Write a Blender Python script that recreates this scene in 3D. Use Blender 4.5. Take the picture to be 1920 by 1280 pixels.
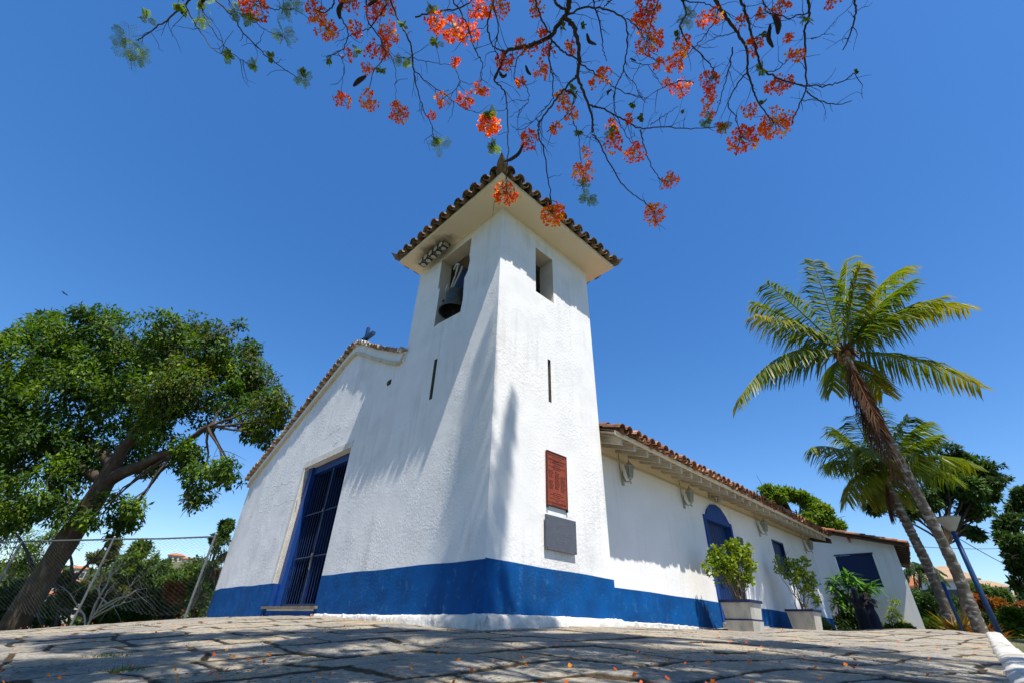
import bpy, math, random
import numpy as np
from mathutils import Vector, Matrix, noise as mnoise

# ---------------------------------------------------------------- camera
SC = bpy.context.scene
for o in list(bpy.data.objects):
    bpy.data.objects.remove(o)
FPX = 853.333
VZ = (1015.85, -705.5)
_z = np.array([VZ[0]-960, 640-VZ[1], FPX]); _z /= np.linalg.norm(_z)
_y = np.array([0, 0, 1.0]) - _z*_z[2]; _y /= np.linalg.norm(_y)
_x = np.cross(_y, _z)
if _x[0] < 0: _x = -_x
CR = np.array([_x, _y, _z])            # camera axes (right, up, forward) as columns, in world space
cam_d = bpy.data.cameras.new("camera")
cam = bpy.data.objects.new("camera", cam_d)
SC.collection.objects.link(cam)
SC.camera = cam
cam_d.sensor_width = 36.0
cam_d.lens = 36.0*FPX/1920.0
cam_d.clip_start = 0.05
cam_d.clip_end = 3000.0
r, u, f = CR[:, 0], CR[:, 1], CR[:, 2]
cam.matrix_world = Matrix(((r[0], u[0], -f[0], 0), (r[1], u[1], -f[1], 0), (r[2], u[2], -f[2], 0), (0, 0, 0, 1)))

# ---------------------------------------------------------------- sky, sun, exposure
SUN_EL, SUN_AZ = math.radians(65.5), math.radians(154.2)      # azimuth from +Y towards +X
sun_dir = np.array([math.sin(SUN_AZ)*math.cos(SUN_EL), math.cos(SUN_AZ)*math.cos(SUN_EL), math.sin(SUN_EL)])
W = bpy.data.worlds.new("World"); SC.world = W; W.use_nodes = True
wn = W.node_tree.nodes; wl = W.node_tree.links
bg = wn['Background']; bg.inputs['Strength'].default_value = 0.124
sky = wn.new('ShaderNodeTexSky'); sky.sky_type = 'NISHITA'; sky.sun_disc = False
sky.sun_elevation = SUN_EL; sky.sun_rotation = SUN_AZ
sky.altitude = 0; sky.air_density = 1.0; sky.dust_density = 0.25; sky.ozone_density = 3.5
hs = wn.new('ShaderNodeHueSaturation'); hs.inputs['Hue'].default_value = 0.507; hs.inputs['Saturation'].default_value = 1.35
gmn = wn.new('ShaderNodeGamma'); gmn.inputs['Gamma'].default_value = 0.90
wl.new(sky.outputs[0], gmn.inputs['Color']); wl.new(gmn.outputs[0], hs.inputs['Color']); wl.new(hs.outputs[0], bg.inputs['Color'])
sd = bpy.data.lights.new("sun", 'SUN'); sun = bpy.data.objects.new("sun", sd); SC.collection.objects.link(sun)
sd.energy = 4.0; sd.angle = math.radians(0.53); sd.color = (1.0, 0.955, 0.88)
sun.rotation_euler = Vector(sun_dir.tolist()).to_track_quat('Z', 'Y').to_euler()
sun.location = (20, -20, 40)
SC.view_settings.view_transform = 'Standard'; SC.view_settings.look = 'None'
SC.view_settings.exposure = 0.84; SC.view_settings.gamma = 1.0
SC.render.engine = 'CYCLES'
SC.cycles.max_bounces = 8; SC.cycles.diffuse_bounces = 5; SC.cycles.transparent_max_bounces = 8
SC.render.resolution_x, SC.render.resolution_y = 1024, 682

# ---------------------------------------------------------------- helpers
rng = np.random.default_rng(7)
random.seed(7)
COL = SC.collection

def ray(u, v):
    return CR @ np.array([u-960, 640-v, FPX])
def at(u, v, y):
    """world point seen at photo pixel (u,v) standing y metres ahead"""
    r = ray(u, v); return r*(y/r[1])
def at_dir(u, v, d):
    r = ray(u, v); return r/np.linalg.norm(r)*d

def new_mat(name):
    m = bpy.data.materials.new(name); m.use_nodes = True
    return m, m.node_tree.nodes, m.node_tree.links, m.node_tree.nodes['Principled BSDF']

def lin(c):
    return tuple(c) + (1.0,)

def mat(name, c1, c2=None, scale=5.0, rough=0.8, bump=0.0, bscale=30.0, detail=6, metal=0.0, rnd=None,
        c3=None, s3=1.0, t3=(0.5, 0.7), spec=0.35, ridged=0.0, rscale=3.0, stretch=None, trans=0.0, coat=0.0, streak=None):
    """procedural surface: two colours mixed by noise, optional stain colour c3, per-piece variation (attribute rnd), bump"""
    m, n, l, b = new_mat(name)
    b.inputs['Roughness'].default_value = rough
    b.inputs['Metallic'].default_value = metal
    b.inputs['Specular IOR Level'].default_value = spec
    if coat: b.inputs['Coat Weight'].default_value = coat
    tc = n.new('ShaderNodeTexCoord'); src = tc.outputs['Object']
    if stretch:
        mp = n.new('ShaderNodeMapping'); mp.inputs['Scale'].default_value = stretch
        l.new(src, mp.inputs['Vector']); src = mp.outputs[0]
    col = None
    if c2 is None: c2 = tuple(x*0.85 for x in c1)
    nz = n.new('ShaderNodeTexNoise'); nz.inputs['Scale'].default_value = scale; nz.inputs['Detail'].default_value = detail
    l.new(src, nz.inputs['Vector'])
    rp = n.new('ShaderNodeMapRange'); rp.inputs['From Min'].default_value = 0.32; rp.inputs['From Max'].default_value = 0.68
    l.new(nz.outputs[0], rp.inputs['Value'])
    mx = n.new('ShaderNodeMix'); mx.data_type = 'RGBA'
    mx.inputs['A'].default_value = lin(c1); mx.inputs['B'].default_value = lin(c2)
    l.new(rp.outputs[0], mx.inputs['Factor']); col = mx.outputs['Result']
    if c3 is not None:
        n3 = n.new('ShaderNodeTexNoise'); n3.inputs['Scale'].default_value = s3; n3.inputs['Detail'].default_value = 8
        n3.inputs['Roughness'].default_value = 0.65
        l.new(src, n3.inputs['Vector'])
        r3 = n.new('ShaderNodeMapRange'); r3.inputs['From Min'].default_value = t3[0]; r3.inputs['From Max'].default_value = t3[1]
        l.new(n3.outputs[0], r3.inputs['Value'])
        m3 = n.new('ShaderNodeMix'); m3.data_type = 'RGBA'; m3.inputs['B'].default_value = lin(c3)
        l.new(r3.outputs[0], m3.inputs['Factor']); l.new(col, m3.inputs['A']); col = m3.outputs['Result']
    if streak is not None:
        mp2 = n.new('ShaderNodeMapping'); mp2.inputs['Scale'].default_value = (7,7,0.45); l.new(tc.outputs['Object'], mp2.inputs['Vector'])
        n4 = n.new('ShaderNodeTexNoise'); n4.inputs['Scale'].default_value = 1.0; n4.inputs['Detail'].default_value = 7; n4.inputs['Roughness'].default_value = 0.62
        l.new(mp2.outputs[0], n4.inputs['Vector'])
        n5 = n.new('ShaderNodeTexNoise'); n5.inputs['Scale'].default_value = 0.8; l.new(tc.outputs['Object'], n5.inputs['Vector'])
        pr = n.new('ShaderNodeMath'); pr.operation = 'MULTIPLY'; l.new(n4.outputs[0], pr.inputs[0]); l.new(n5.outputs[0], pr.inputs[1])
        r4 = n.new('ShaderNodeMapRange'); r4.inputs['From Min'].default_value = 0.27; r4.inputs['From Max'].default_value = 0.42; r4.inputs['To Max'].default_value = 0.38
        l.new(pr.outputs[0], r4.inputs['Value'])
        m4 = n.new('ShaderNodeMix'); m4.data_type = 'RGBA'; m4.inputs['B'].default_value = lin(streak)
        l.new(r4.outputs[0], m4.inputs['Factor']); l.new(col, m4.inputs['A']); col = m4.outputs['Result']
    if rnd is not None:
        # rnd = list of colours picked by the per-piece attribute, multiplied over the noise colour
        at_ = n.new('ShaderNodeAttribute'); at_.attribute_name = 'rnd'
        cr = n.new('ShaderNodeValToRGB'); cr.color_ramp.interpolation = 'LINEAR'
        el = cr.color_ramp.elements
        while len(el) < len(rnd): el.new(0.5)
        for i, c in enumerate(rnd):
            el[i].position = i/(len(rnd)-1); el[i].color = lin(c)
        l.new(at_.outputs['Fac'], cr.inputs[0])
        mm = n.new('ShaderNodeMix'); mm.data_type = 'RGBA'; mm.blend_type = 'MULTIPLY'; mm.inputs['Factor'].default_value = 1.0
        l.new(col, mm.inputs['A']); l.new(cr.outputs[0], mm.inputs['B']); col = mm.outputs['Result']
    l.new(col, b.inputs['Base Color'])
    if bump or ridged:
        h = None
        if bump:
            nb = n.new('ShaderNodeTexNoise'); nb.inputs['Scale'].default_value = bscale; nb.inputs['Detail'].default_value = 8
            nb.inputs['Roughness'].default_value = 0.6
            l.new(src, nb.inputs['Vector'])
            mb = n.new('ShaderNodeMath'); mb.operation = 'MULTIPLY'; mb.inputs[1].default_value = bump
            l.new(nb.outputs[0], mb.inputs[0]); h = mb.outputs[0]
        if ridged:
            nr = n.new('ShaderNodeTexNoise'); nr.noise_type = 'RIDGED_MULTIFRACTAL'; nr.inputs['Scale'].default_value = rscale
            nr.inputs['Detail'].default_value = 5; nr.inputs['Distortion'].default_value = 0.6
            l.new(src, nr.inputs['Vector'])
            mr = n.new('ShaderNodeMath'); mr.operation = 'MULTIPLY'; mr.inputs[1].default_value = ridged
            l.new(nr.outputs[0], mr.inputs[0])
            if h is None: h = mr.outputs[0]
            else:
                ad = n.new('ShaderNodeMath'); ad.operation = 'ADD'; l.new(h, ad.inputs[0]); l.new(mr.outputs[0], ad.inputs[1]); h = ad.outputs[0]
        bp = n.new('ShaderNodeBump'); bp.inputs['Distance'].default_value = 1.0; bp.inputs['Strength'].default_value = 1.0
        if ridged:       # patches of rougher and smoother work
            nm_ = n.new('ShaderNodeTexNoise'); nm_.inputs['Scale'].default_value = 0.9; nm_.inputs['Detail'].default_value = 3; l.new(src, nm_.inputs['Vector'])
            mk_ = n.new('ShaderNodeMapRange'); mk_.inputs['From Min'].default_value = 0.38; mk_.inputs['From Max'].default_value = 0.62; mk_.inputs['To Min'].default_value = 0.22; mk_.inputs['To Max'].default_value = 1.25
            l.new(nm_.outputs[0], mk_.inputs['Value']); mu_ = n.new('ShaderNodeMath'); mu_.operation = 'MULTIPLY'; l.new(h, mu_.inputs[0]); l.new(mk_.outputs[0], mu_.inputs[1]); h = mu_.outputs[0]
        l.new(h, bp.inputs['Height']); l.new(bp.outputs[0], b.inputs['Normal'])
    if trans:
        tr = n.new('ShaderNodeBsdfTranslucent'); ms = n.new('ShaderNodeMixShader'); ms.inputs[0].default_value = trans
        hv = n.new('ShaderNodeHueSaturation'); hv.inputs['Value'].default_value = 1.5; hv.inputs['Saturation'].default_value = 1.1
        l.new(col, hv.inputs['Color']); l.new(hv.outputs[0], tr.inputs['Color'])
        l.new(b.outputs[0], ms.inputs[1]); l.new(tr.outputs[0], ms.inputs[2])
        l.new(ms.outputs[0], n['Material Output'].inputs['Surface'])
    return m

class MB:
    """collects geometry and links it as ONE mesh object"""
    def __init__(s):
        s.v = []; s.f = []; s.r = []; s.n = 0
    def add(s, verts, faces, rnd=0.5):
        verts = np.asarray(verts, float).reshape(-1, 3)
        s.v.append(verts)
        for fc in faces: s.f.append(tuple(i+s.n for i in fc))
        s.r += [rnd]*len(faces); s.n += len(verts)
        return s
    def box(s, x0, x1, y0, y1, z0, z1, rnd=0.5):
        v = [(x0,y0,z0),(x1,y0,z0),(x1,y1,z0),(x0,y1,z0),(x0,y0,z1),(x1,y0,z1),(x1,y1,z1),(x0,y1,z1)]
        return s.add(v, [(3,2,1,0),(4,5,6,7),(0,1,5,4),(1,2,6,5),(2,3,7,6),(3,0,4,7)], rnd)
    def obox(s, c, ax, ay, az, rnd=0.5):
        """box centred at c with half-axis vectors"""
        c, ax, ay, az = (np.asarray(q, float) for q in (c, ax, ay, az))
        v = [c+sx*ax+sy*ay+sz*az for sz in (-1,1) for sx, sy in ((-1,-1),(1,-1),(1,1),(-1,1))]
        return s.add(v, [(3,2,1,0),(4,5,6,7),(0,1,5,4),(1,2,6,5),(2,3,7,6),(3,0,4,7)], rnd)
    def frustum(s, c0, w0, d0, c1, w1, d1, rnd=0.5):
        v = []
        for c, w, d in ((c0,w0,d0),(c1,w1,d1)):
            for sx, sy in ((-1,-1),(1,-1),(1,1),(-1,1)): v.append((c[0]+sx*w/2, c[1]+sy*d/2, c[2]))
        return s.add(v, [(3,2,1,0),(4,5,6,7),(0,1,5,4),(1,2,6,5),(2,3,7,6),(3,0,4,7)], rnd)
    def tube(s, pts, rad, sides=8, rnd=0.5, cap=True):
        pts = np.asarray(pts, float); n = len(pts)
        rad = np.broadcast_to(np.asarray(rad, float), (n,))
        t = np.gradient(pts, axis=0); t /= (np.linalg.norm(t, axis=1)[:, None]+1e-9)
        up = np.array([0,0,1.0]) if abs(t[0][2]) < 0.9 else np.array([1.0,0,0])
        a = np.cross(t[0], up); a /= np.linalg.norm(a)
        vs = []; ang = np.arange(sides)*2*np.pi/sides
        for i in range(n):
            a = a - t[i]*np.dot(a, t[i]); a /= (np.linalg.norm(a)+1e-9); b = np.cross(t[i], a)
            vs.append(pts[i] + rad[i]*(np.cos(ang)[:, None]*a + np.sin(ang)[:, None]*b))
        fs = []
        for i in range(n-1):
            for k in range(sides):
                k2 = (k+1) % sides
                fs.append((i*sides+k, i*sides+k2, (i+1)*sides+k2, (i+1)*sides+k))
        if cap:
            fs.append(tuple(range(sides))[::-1]); fs.append(tuple((n-1)*sides+k for k in range(sides)))
        return s.add(np.concatenate(vs), fs, rnd)
    def lathe(s, prof, c=(0,0,0), sides=24, rnd=0.5, axis=2):
        c = np.asarray(c, float); ang = np.arange(sides)*2*np.pi/sides; vs = []
        for rr, zz in prof:
            ring = np.stack([rr*np.cos(ang), rr*np.sin(ang), np.full(sides, zz)], 1)
            if axis == 1: ring = ring[:, [0,2,1]]
            if axis == 0: ring = ring[:, [2,0,1]]
            vs.append(ring + c)
        fs = []
        for i in range(len(prof)-1):
            for k in range(sides):
                k2 = (k+1) % sides
                q = (i*sides+k, i*sides+k2, (i+1)*sides+k2, (i+1)*sides+k)
                fs.append(q if axis != 1 else q[::-1])
        return s.add(np.concatenate(vs), fs, rnd)
    def prism(s, poly, dvec, rnd=0.5):
        """extrude a 3D polygon along dvec"""
        p = np.asarray(poly, float); n = len(p); d = np.asarray(dvec, float)
        v = np.concatenate([p, p+d]); fs = [tuple(range(n))[::-1], tuple(range(n, 2*n))]
        for i in range(n): fs.append((i, (i+1) % n, n+(i+1) % n, n+i))
        return s.add(v, fs, rnd)
    def build(s, name, m, parent=None, smooth=False, loc=None, rotz=None, xf=None):
        v = np.concatenate(s.v) if s.v else np.zeros((0,3))
        if xf is not None: v = xf(v)
        me = bpy.data.meshes.new(name)
        me.from_pydata(v.tolist(), [], s.f)
        me.materials.append(m)
        a = me.attributes.new('rnd', 'FLOAT', 'FACE'); a.data.foreach_set('value', np.asarray(s.r, np.float32))
        if smooth: me.polygons.foreach_set('use_smooth', np.ones(len(me.polygons), bool))
        me.update()
        o = bpy.data.objects.new(name, me); COL.objects.link(o)
        if parent is not None: o.parent = parent
        if loc is not None: o.location = [float(q) for q in loc]
        if rotz is not None: o.rotation_euler = (0,0,rotz)
        return o

def fast_mesh(name, verts, quads, m, parent=None, rnd=None, smooth=False, loc=None, extra=None):
    """big meshes straight from numpy arrays; quads (n,4) or tris (n,3)"""
    me = bpy.data.meshes.new(name); nv, nf, k = len(verts), len(quads), quads.shape[1]
    me.vertices.add(nv); me.vertices.foreach_set('co', np.asarray(verts, np.float32).ravel())
    me.loops.add(nf*k); me.loops.foreach_set('vertex_index', np.asarray(quads, np.int32).ravel())
    me.polygons.add(nf); me.polygons.foreach_set('loop_start', np.arange(0, nf*k, k, dtype=np.int32))
    me.polygons.foreach_set('loop_total', np.full(nf, k, np.int32))
    if smooth: me.polygons.foreach_set('use_smooth', np.ones(nf, bool))
    me.materials.append(m)
    me.update(calc_edges=True)
    if rnd is not None:
        a = me.attributes.new('rnd', 'FLOAT', 'FACE'); a.data.foreach_set('value', np.asarray(rnd, np.float32))
    if extra:
        for kx, ax in extra.items():
            a = me.attributes.new(kx, 'FLOAT', 'POINT'); a.data.foreach_set('value', np.asarray(ax, np.float32))
    o = bpy.data.objects.new(name, me); COL.objects.link(o)
    if parent is not None: o.parent = parent
    if loc is not None: o.location = [float(q) for q in loc]
    return o

def tag(o, label=None, cat=None, group=None, kind=None):
    if label: o['label'] = label
    if cat: o['category'] = cat
    if group: o['group'] = group
    if kind: o['kind'] = kind
    return o
def thing(name, loc, label, cat, rotz=0.0, group=None):
    o = bpy.data.objects.new(name, None); COL.objects.link(o)
    o.empty_display_size = 0.2
    o.location = [float(q) for q in loc]; o.rotation_euler = (0,0,rotz)
    return tag(o, label, cat, group)

# building frame: origin at the tower's front corner, +x out of the right wall, +y back along the nave
BROT = math.radians(-47.0)
C0 = np.array([-0.2209, 6.5, 0.0])
BX = np.array([math.cos(BROT), math.sin(BROT), 0]); BY = np.array([-math.sin(BROT), math.cos(BROT), 0])
def B2W(p):
    p = np.atleast_2d(np.asarray(p, float)); q = C0 + p[:, :1]*BX + p[:, 1:2]*BY; q[:, 2] = p[:, 2]
    return q if len(q) > 1 else q[0]
def W2B(p):
    p = np.asarray(p, float)-C0; return np.array([p@BX, p@BY, p[2]])

# value noise for geometry
_tab = rng.random((64,64,64))
def vnoise(p):
    p = np.asarray(p, float); i = np.floor(p).astype(int); fr = p-i; fr = fr*fr*(3-2*fr)
    out = 0
    for dx in (0,1):
        for dy in (0,1):
            for dz in (0,1):
                w = (fr[...,0] if dx else 1-fr[...,0])*(fr[...,1] if dy else 1-fr[...,1])*(fr[...,2] if dz else 1-fr[...,2])
                out = out + w*_tab[(i[...,0]+dx)%64, (i[...,1]+dy)%64, (i[...,2]+dz)%64]
    return out*2-1
def fbm(p, oct=4, g=0.5):
    a, s, t = 1.0, 0, 0; p = np.asarray(p, float)
    for k in range(oct):
        s = s + a*vnoise(p*(2**k)+17.3*k); t += a; a *= g
    return s/t
def sstep(x, a, b):
    t = np.clip((x-a)/(b-a), 0, 1); return t*t*(3-2*t)

# ---------------------------------------------------------------- materials
M = {}
M['plaster'] = mat('white plaster', (0.83,0.815,0.79), (0.76,0.745,0.72), scale=2.0, rough=0.85, bump=0.010, bscale=22,
                   ridged=0.006, rscale=2.2, c3=(0.60,0.60,0.60), s3=0.7, t3=(0.55,0.85), streak=(0.50,0.49,0.46))
M['plaster_facade'] = mat('uneven white plaster of the front', (0.81,0.795,0.77), (0.73,0.715,0.70), scale=1.3, rough=0.9, bump=0.012, bscale=18,
                   ridged=0.012, rscale=1.1, c3=(0.56,0.56,0.56), s3=0.45, t3=(0.50,0.72), streak=(0.46,0.46,0.45))
M['plaster_smooth'] = mat('smooth white plaster', (0.82,0.805,0.78), (0.77,0.755,0.73), scale=1.5, rough=0.85, bump=0.005, bscale=16, streak=(0.55,0.53,0.48))
M['blue_paint'] = mat('worn blue paint', (0.0015,0.085,0.29), (0.003,0.055,0.19), scale=3.0, rough=0.7, bump=0.008, bscale=24,
                      c3=(0.045,0.17,0.36), s3=7.0, t3=(0.56,0.80), ridged=0.005, rscale=2.5, spec=0.12, streak=(0.02,0.06,0.13))
M['blue_wood'] = mat('blue painted wood', (0.0015,0.024,0.11), (0.001,0.016,0.075), scale=6, rough=0.5, bump=0.002, bscale=40, stretch=(8,8,1))
M['blue_iron'] = mat('blue painted iron', (0.005,0.026,0.12), (0.003,0.014,0.06), scale=14, rough=0.45, spec=0.5)
M['cream'] = mat('cream painted moulding', (0.62,0.54,0.38), (0.52,0.45,0.32), scale=5, rough=0.8, bump=0.004, bscale=30, c3=(0.25,0.2,0.13), s3=6, t3=(0.6,0.75))
M['cream_soffit'] = mat('cream painted soffit', (0.84,0.73,0.54), (0.79,0.68,0.50), scale=1.2, rough=0.85, bump=0.002, bscale=12)
M['old_tile'] = mat('weathered roof tile', (0.30,0.22,0.14), (0.14,0.105,0.07), scale=9, rough=0.9, bump=0.004, bscale=60,
                    rnd=[(0.6,0.6,0.6),(1.0,0.95,0.85),(1.25,1.05,0.8),(0.75,0.7,0.65)], c3=(0.06,0.05,0.04), s3=4, t3=(0.5,0.66))
M['red_tile'] = mat('terracotta roof tile', (0.40,0.20,0.11), (0.24,0.12,0.07), scale=7, rough=0.9, bump=0.004, bscale=60,
                    rnd=[(0.4,0.38,0.36),(0.95,0.9,0.85),(1.35,1.4,1.45),(0.65,0.62,0.6),(1.2,0.92,0.75)], c3=(0.10,0.07,0.05), s3=5, t3=(0.52,0.7))
M['gable_tile'] = mat('lichened gable tile', (0.42,0.26,0.15), (0.26,0.15,0.09), scale=8, rough=0.9, bump=0.004, bscale=50,
                      rnd=[(0.6,0.6,0.6),(1.0,1.0,1.0),(1.3,1.5,1.7),(0.8,0.8,0.8)], c3=(0.55,0.52,0.44), s3=5, t3=(0.50,0.62))
M['rafter'] = mat('whitewashed rafter wood', (0.64,0.57,0.45), (0.45,0.39,0.30), scale=5, rough=0.8, bump=0.002, bscale=30, stretch=(1,6,6))
M['dark_wood'] = mat('dark beam wood', (0.085,0.05,0.03), (0.05,0.03,0.02), scale=8, rough=0.8)
M['stone_trim'] = mat('pale stone trim', (0.70,0.67,0.60), (0.58,0.55,0.48), scale=6, rough=0.85, bump=0.004, bscale=25)
M['footing'] = mat('lumpy whitewashed footing', (0.68,0.66,0.61), (0.54,0.51,0.46), scale=7, rough=0.9, bump=0.02, bscale=16, c3=(0.22,0.19,0.15), s3=5, t3=(0.6,0.72))
M['dark'] = mat('shade black interior', (0.02,0.02,0.025), (0.015,0.015,0.02), rough=0.9)
M['reveal'] = mat('mauve grey reveal plaster', (0.66,0.60,0.52), (0.58,0.53,0.47), scale=4, rough=0.9, bump=0.004, bscale=20)
M['bronze'] = mat('old bronze', (0.10,0.105,0.085), (0.06,0.065,0.055), scale=10, rough=0.6, metal=0.5, c3=(0.13,0.14,0.12), s3=4)
M['rope'] = mat('white painted iron strap', (0.6,0.58,0.52), (0.4,0.36,0.3), scale=12, rough=0.7)
M['grey_paint'] = mat('dirty white paint', (0.62,0.60,0.54), (0.45,0.43,0.38), scale=20, rough=0.6)
M['black'] = mat('black plastic', (0.02,0.02,0.02), (0.03,0.03,0.03), rough=0.4)
M['steel'] = mat('galvanised steel', (0.21,0.22,0.22), (0.14,0.15,0.15), scale=15, rough=0.45, metal=0.5)
# ================================================================ CHURCH
church = thing('church', C0, 'white colonial chapel with blue painted base, square bell tower and terracotta tile roof', 'church', BROT)
TH = 7.5
def taper(v):
    v = v.copy(); v[:, 0] -= 0.13*np.clip(v[:, 2]/TH, 0, 1)*np.clip((v[:, 0]+3.0)/3.0, 0, 1); return v

def wall_cells(mb, xs, zs, holes, P, flip=False):
    """rectangular wall in the plane given by P(a,b); cells that fall in a hole are left out"""
    xs = sorted(set(xs)|{h[0] for h in holes}|{h[1] for h in holes}); zs = sorted(set(zs)|{h[2] for h in holes}|{h[3] for h in holes})
    for i in range(len(xs)-1):
        for j in range(len(zs)-1):
            cx, cz = (xs[i]+xs[i+1])/2, (zs[j]+zs[j+1])/2
            if any(h[0] < cx < h[1] and h[2] < cz < h[3] for h in holes): continue
            q = [P(xs[i],zs[j]),P(xs[i+1],zs[j]),P(xs[i+1],zs[j+1]),P(xs[i],zs[j+1])]
            mb.add(q, [(3,2,1,0) if flip else (0,1,2,3)])
def reveal(mb, h, depth, P, Nrm):
    """the four sides of an opening, going in by depth"""
    Nrm = np.asarray(Nrm, float)
    c = [np.asarray(P(h[0],h[2])), np.asarray(P(h[1],h[2])), np.asarray(P(h[1],h[3])), np.asarray(P(h[0],h[3]))]
    for i in range(4):
        a, b = c[i], c[(i+1) % 4]; mb.add([a, b, b+Nrm*depth, a+Nrm*depth], [(0,3,2,1)])

FP = lambda a, b: (a, 0.0, b)          # facade plane
RP = lambda a, b: (0.0, a, b)          # right wall plane
# --- tower
bell_poly = [(-2.10,5.38),(-1.95,5.40),(-1.17,5.33),(-1.13,5.62),(-1.16,6.2),(-1.06,6.35),(-1.02,6.62),(-1.06,6.8),(-1.04,7.31),(-2.19,7.33),(-2.17,6.45),(-2.10,6.44)]
BH = (-2.24,-1.0,5.30,7.36)
tw = MB()
wall_cells(tw, [-3.12,-2.0,-1.0,0], [-0.3,2,4,TH], [BH,(-1.89,-1.785,3.62,4.50)], FP)
# strips between the rectangular cut and the ragged edge of the bell opening
bp = [(p[0],0.0,p[1]) for p in bell_poly]
def ring(outer, inner):
    n = len(inner)
    for i in range(n):
        a, b = inner[i], inner[(i+1) % n]
        def edge(p):
            cands = [((BH[0],0,p[2]),abs(p[0]-BH[0])),((BH[1],0,p[2]),abs(p[0]-BH[1])),((p[0],0,BH[2]),abs(p[2]-BH[2])),((p[0],0,BH[3]),abs(p[2]-BH[3]))]
            return min(cands, key=lambda c: c[1])[0]
        ea, eb = edge(a), edge(b)
        if abs(ea[0]-eb[0]) > 1e-6 and abs(ea[2]-eb[2]) > 1e-6:
            corner = (BH[0] if min(ea[0],eb[0]) <= BH[0]+1e-6 else BH[1], 0, BH[2] if min(ea[2],eb[2]) <= BH[2]+1e-6 else BH[3])
            tw.add([ea, corner, eb, b, a], [(0,1,2,3,4)])
        else: tw.add([ea, eb, b, a], [(0,1,2,3)])
ring(None, bp)
wall_cells(tw, [0,1.2,2.8], [-0.3,2,4,TH], [(1.0,1.55,5.82,7.05),(1.315,1.395,3.48,4.37)], RP)
wall_cells(tw, [-3.12,0], [-0.3,TH], [(-2.2,-1.2,5.7,7.0)], lambda a,b: (a,2.8,b), True)
wall_cells(tw, [0,2.8], [-0.3,TH], [(0.9,1.7,5.7,7.0)], lambda a,b: (-3.12,a,b), True)
tw.build('tower_wall', M['plaster'], church, xf=taper)
rv = MB()
for i in range(len(bp)):
    a, b = np.array(bp[i]), np.array(bp[(i+1) % len(bp)]); d = np.array([0,0.30,0])
    rv.add([a, b, b+d, a+d], [(0,3,2,1)])
rv.build('opening_reveal', M['reveal'], church, xf=taper); rv = MB(); reveal(rv, (1.0,1.55,5.82,7.05), 0.40, RP, (-1,0,0)); rv.build('window_reveal', M['reveal'], church, xf=taper)
pass
slm = mat('grey slit mortar', (0.22,0.20,0.17), (0.12,0.11,0.09), scale=18, rough=0.9)
for h, P, N_ in (((-1.89,-1.785,3.62,4.50), FP, (0,1,0)), ((1.315,1.395,3.48,4.37), RP, (-1,0,0))):
    sl = MB(); reveal(sl, h, 0.10, P, N_); N_ = np.array(N_)*0.10
    sl.add([np.array(P(h[0],h[2]))+N_, np.array(P(h[1],h[2]))+N_, np.array(P(h[1],h[3]))+N_, np.array(P(h[0],h[3]))+N_], [(0,1,2,3)])
    sl.build('slit', slm, church, xf=taper)
# belfry lining with floor, its darkness painted in to stand for shade
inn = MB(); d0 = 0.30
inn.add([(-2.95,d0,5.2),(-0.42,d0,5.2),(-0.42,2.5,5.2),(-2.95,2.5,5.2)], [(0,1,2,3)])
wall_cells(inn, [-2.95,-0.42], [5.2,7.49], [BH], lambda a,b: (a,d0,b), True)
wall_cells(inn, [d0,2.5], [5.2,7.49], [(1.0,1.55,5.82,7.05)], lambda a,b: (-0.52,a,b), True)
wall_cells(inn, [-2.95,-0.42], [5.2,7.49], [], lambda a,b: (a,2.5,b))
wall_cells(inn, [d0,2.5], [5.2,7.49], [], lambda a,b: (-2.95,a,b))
inn.build('belfry_lining', mat('shade dark belfry plaster', (0.05,0.042,0.036), (0.03,0.026,0.023), scale=3, rough=0.9), church)

# eave slab of the tower
EX0, EX1, EY0, EY1 = -3.22, 0.44, -0.57, 3.16
so = MB(); so.box(EX0, EX1, EY0, EY1, TH, TH+0.09)
soff_m = M['cream_soffit']
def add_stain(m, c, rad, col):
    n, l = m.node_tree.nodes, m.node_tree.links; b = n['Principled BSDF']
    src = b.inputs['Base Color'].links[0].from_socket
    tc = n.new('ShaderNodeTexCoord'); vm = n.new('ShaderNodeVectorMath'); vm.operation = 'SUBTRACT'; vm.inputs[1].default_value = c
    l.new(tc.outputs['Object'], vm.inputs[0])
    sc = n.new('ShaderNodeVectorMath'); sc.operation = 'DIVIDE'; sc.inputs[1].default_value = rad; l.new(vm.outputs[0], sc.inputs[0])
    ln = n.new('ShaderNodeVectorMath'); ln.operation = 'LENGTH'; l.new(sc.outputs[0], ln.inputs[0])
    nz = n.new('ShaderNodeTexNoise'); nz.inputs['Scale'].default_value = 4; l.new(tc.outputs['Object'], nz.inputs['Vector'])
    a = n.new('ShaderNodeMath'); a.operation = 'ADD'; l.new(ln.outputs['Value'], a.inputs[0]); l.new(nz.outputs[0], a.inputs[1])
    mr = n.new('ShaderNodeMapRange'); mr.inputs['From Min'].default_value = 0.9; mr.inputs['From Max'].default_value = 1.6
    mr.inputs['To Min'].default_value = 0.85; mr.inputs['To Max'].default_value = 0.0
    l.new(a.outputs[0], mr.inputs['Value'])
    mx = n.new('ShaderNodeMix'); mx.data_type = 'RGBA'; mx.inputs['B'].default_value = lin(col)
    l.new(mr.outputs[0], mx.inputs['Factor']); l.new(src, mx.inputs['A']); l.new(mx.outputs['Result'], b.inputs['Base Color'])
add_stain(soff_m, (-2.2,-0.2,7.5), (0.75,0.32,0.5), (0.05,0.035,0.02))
so.build('eave_slab', soff_m, church)

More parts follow.
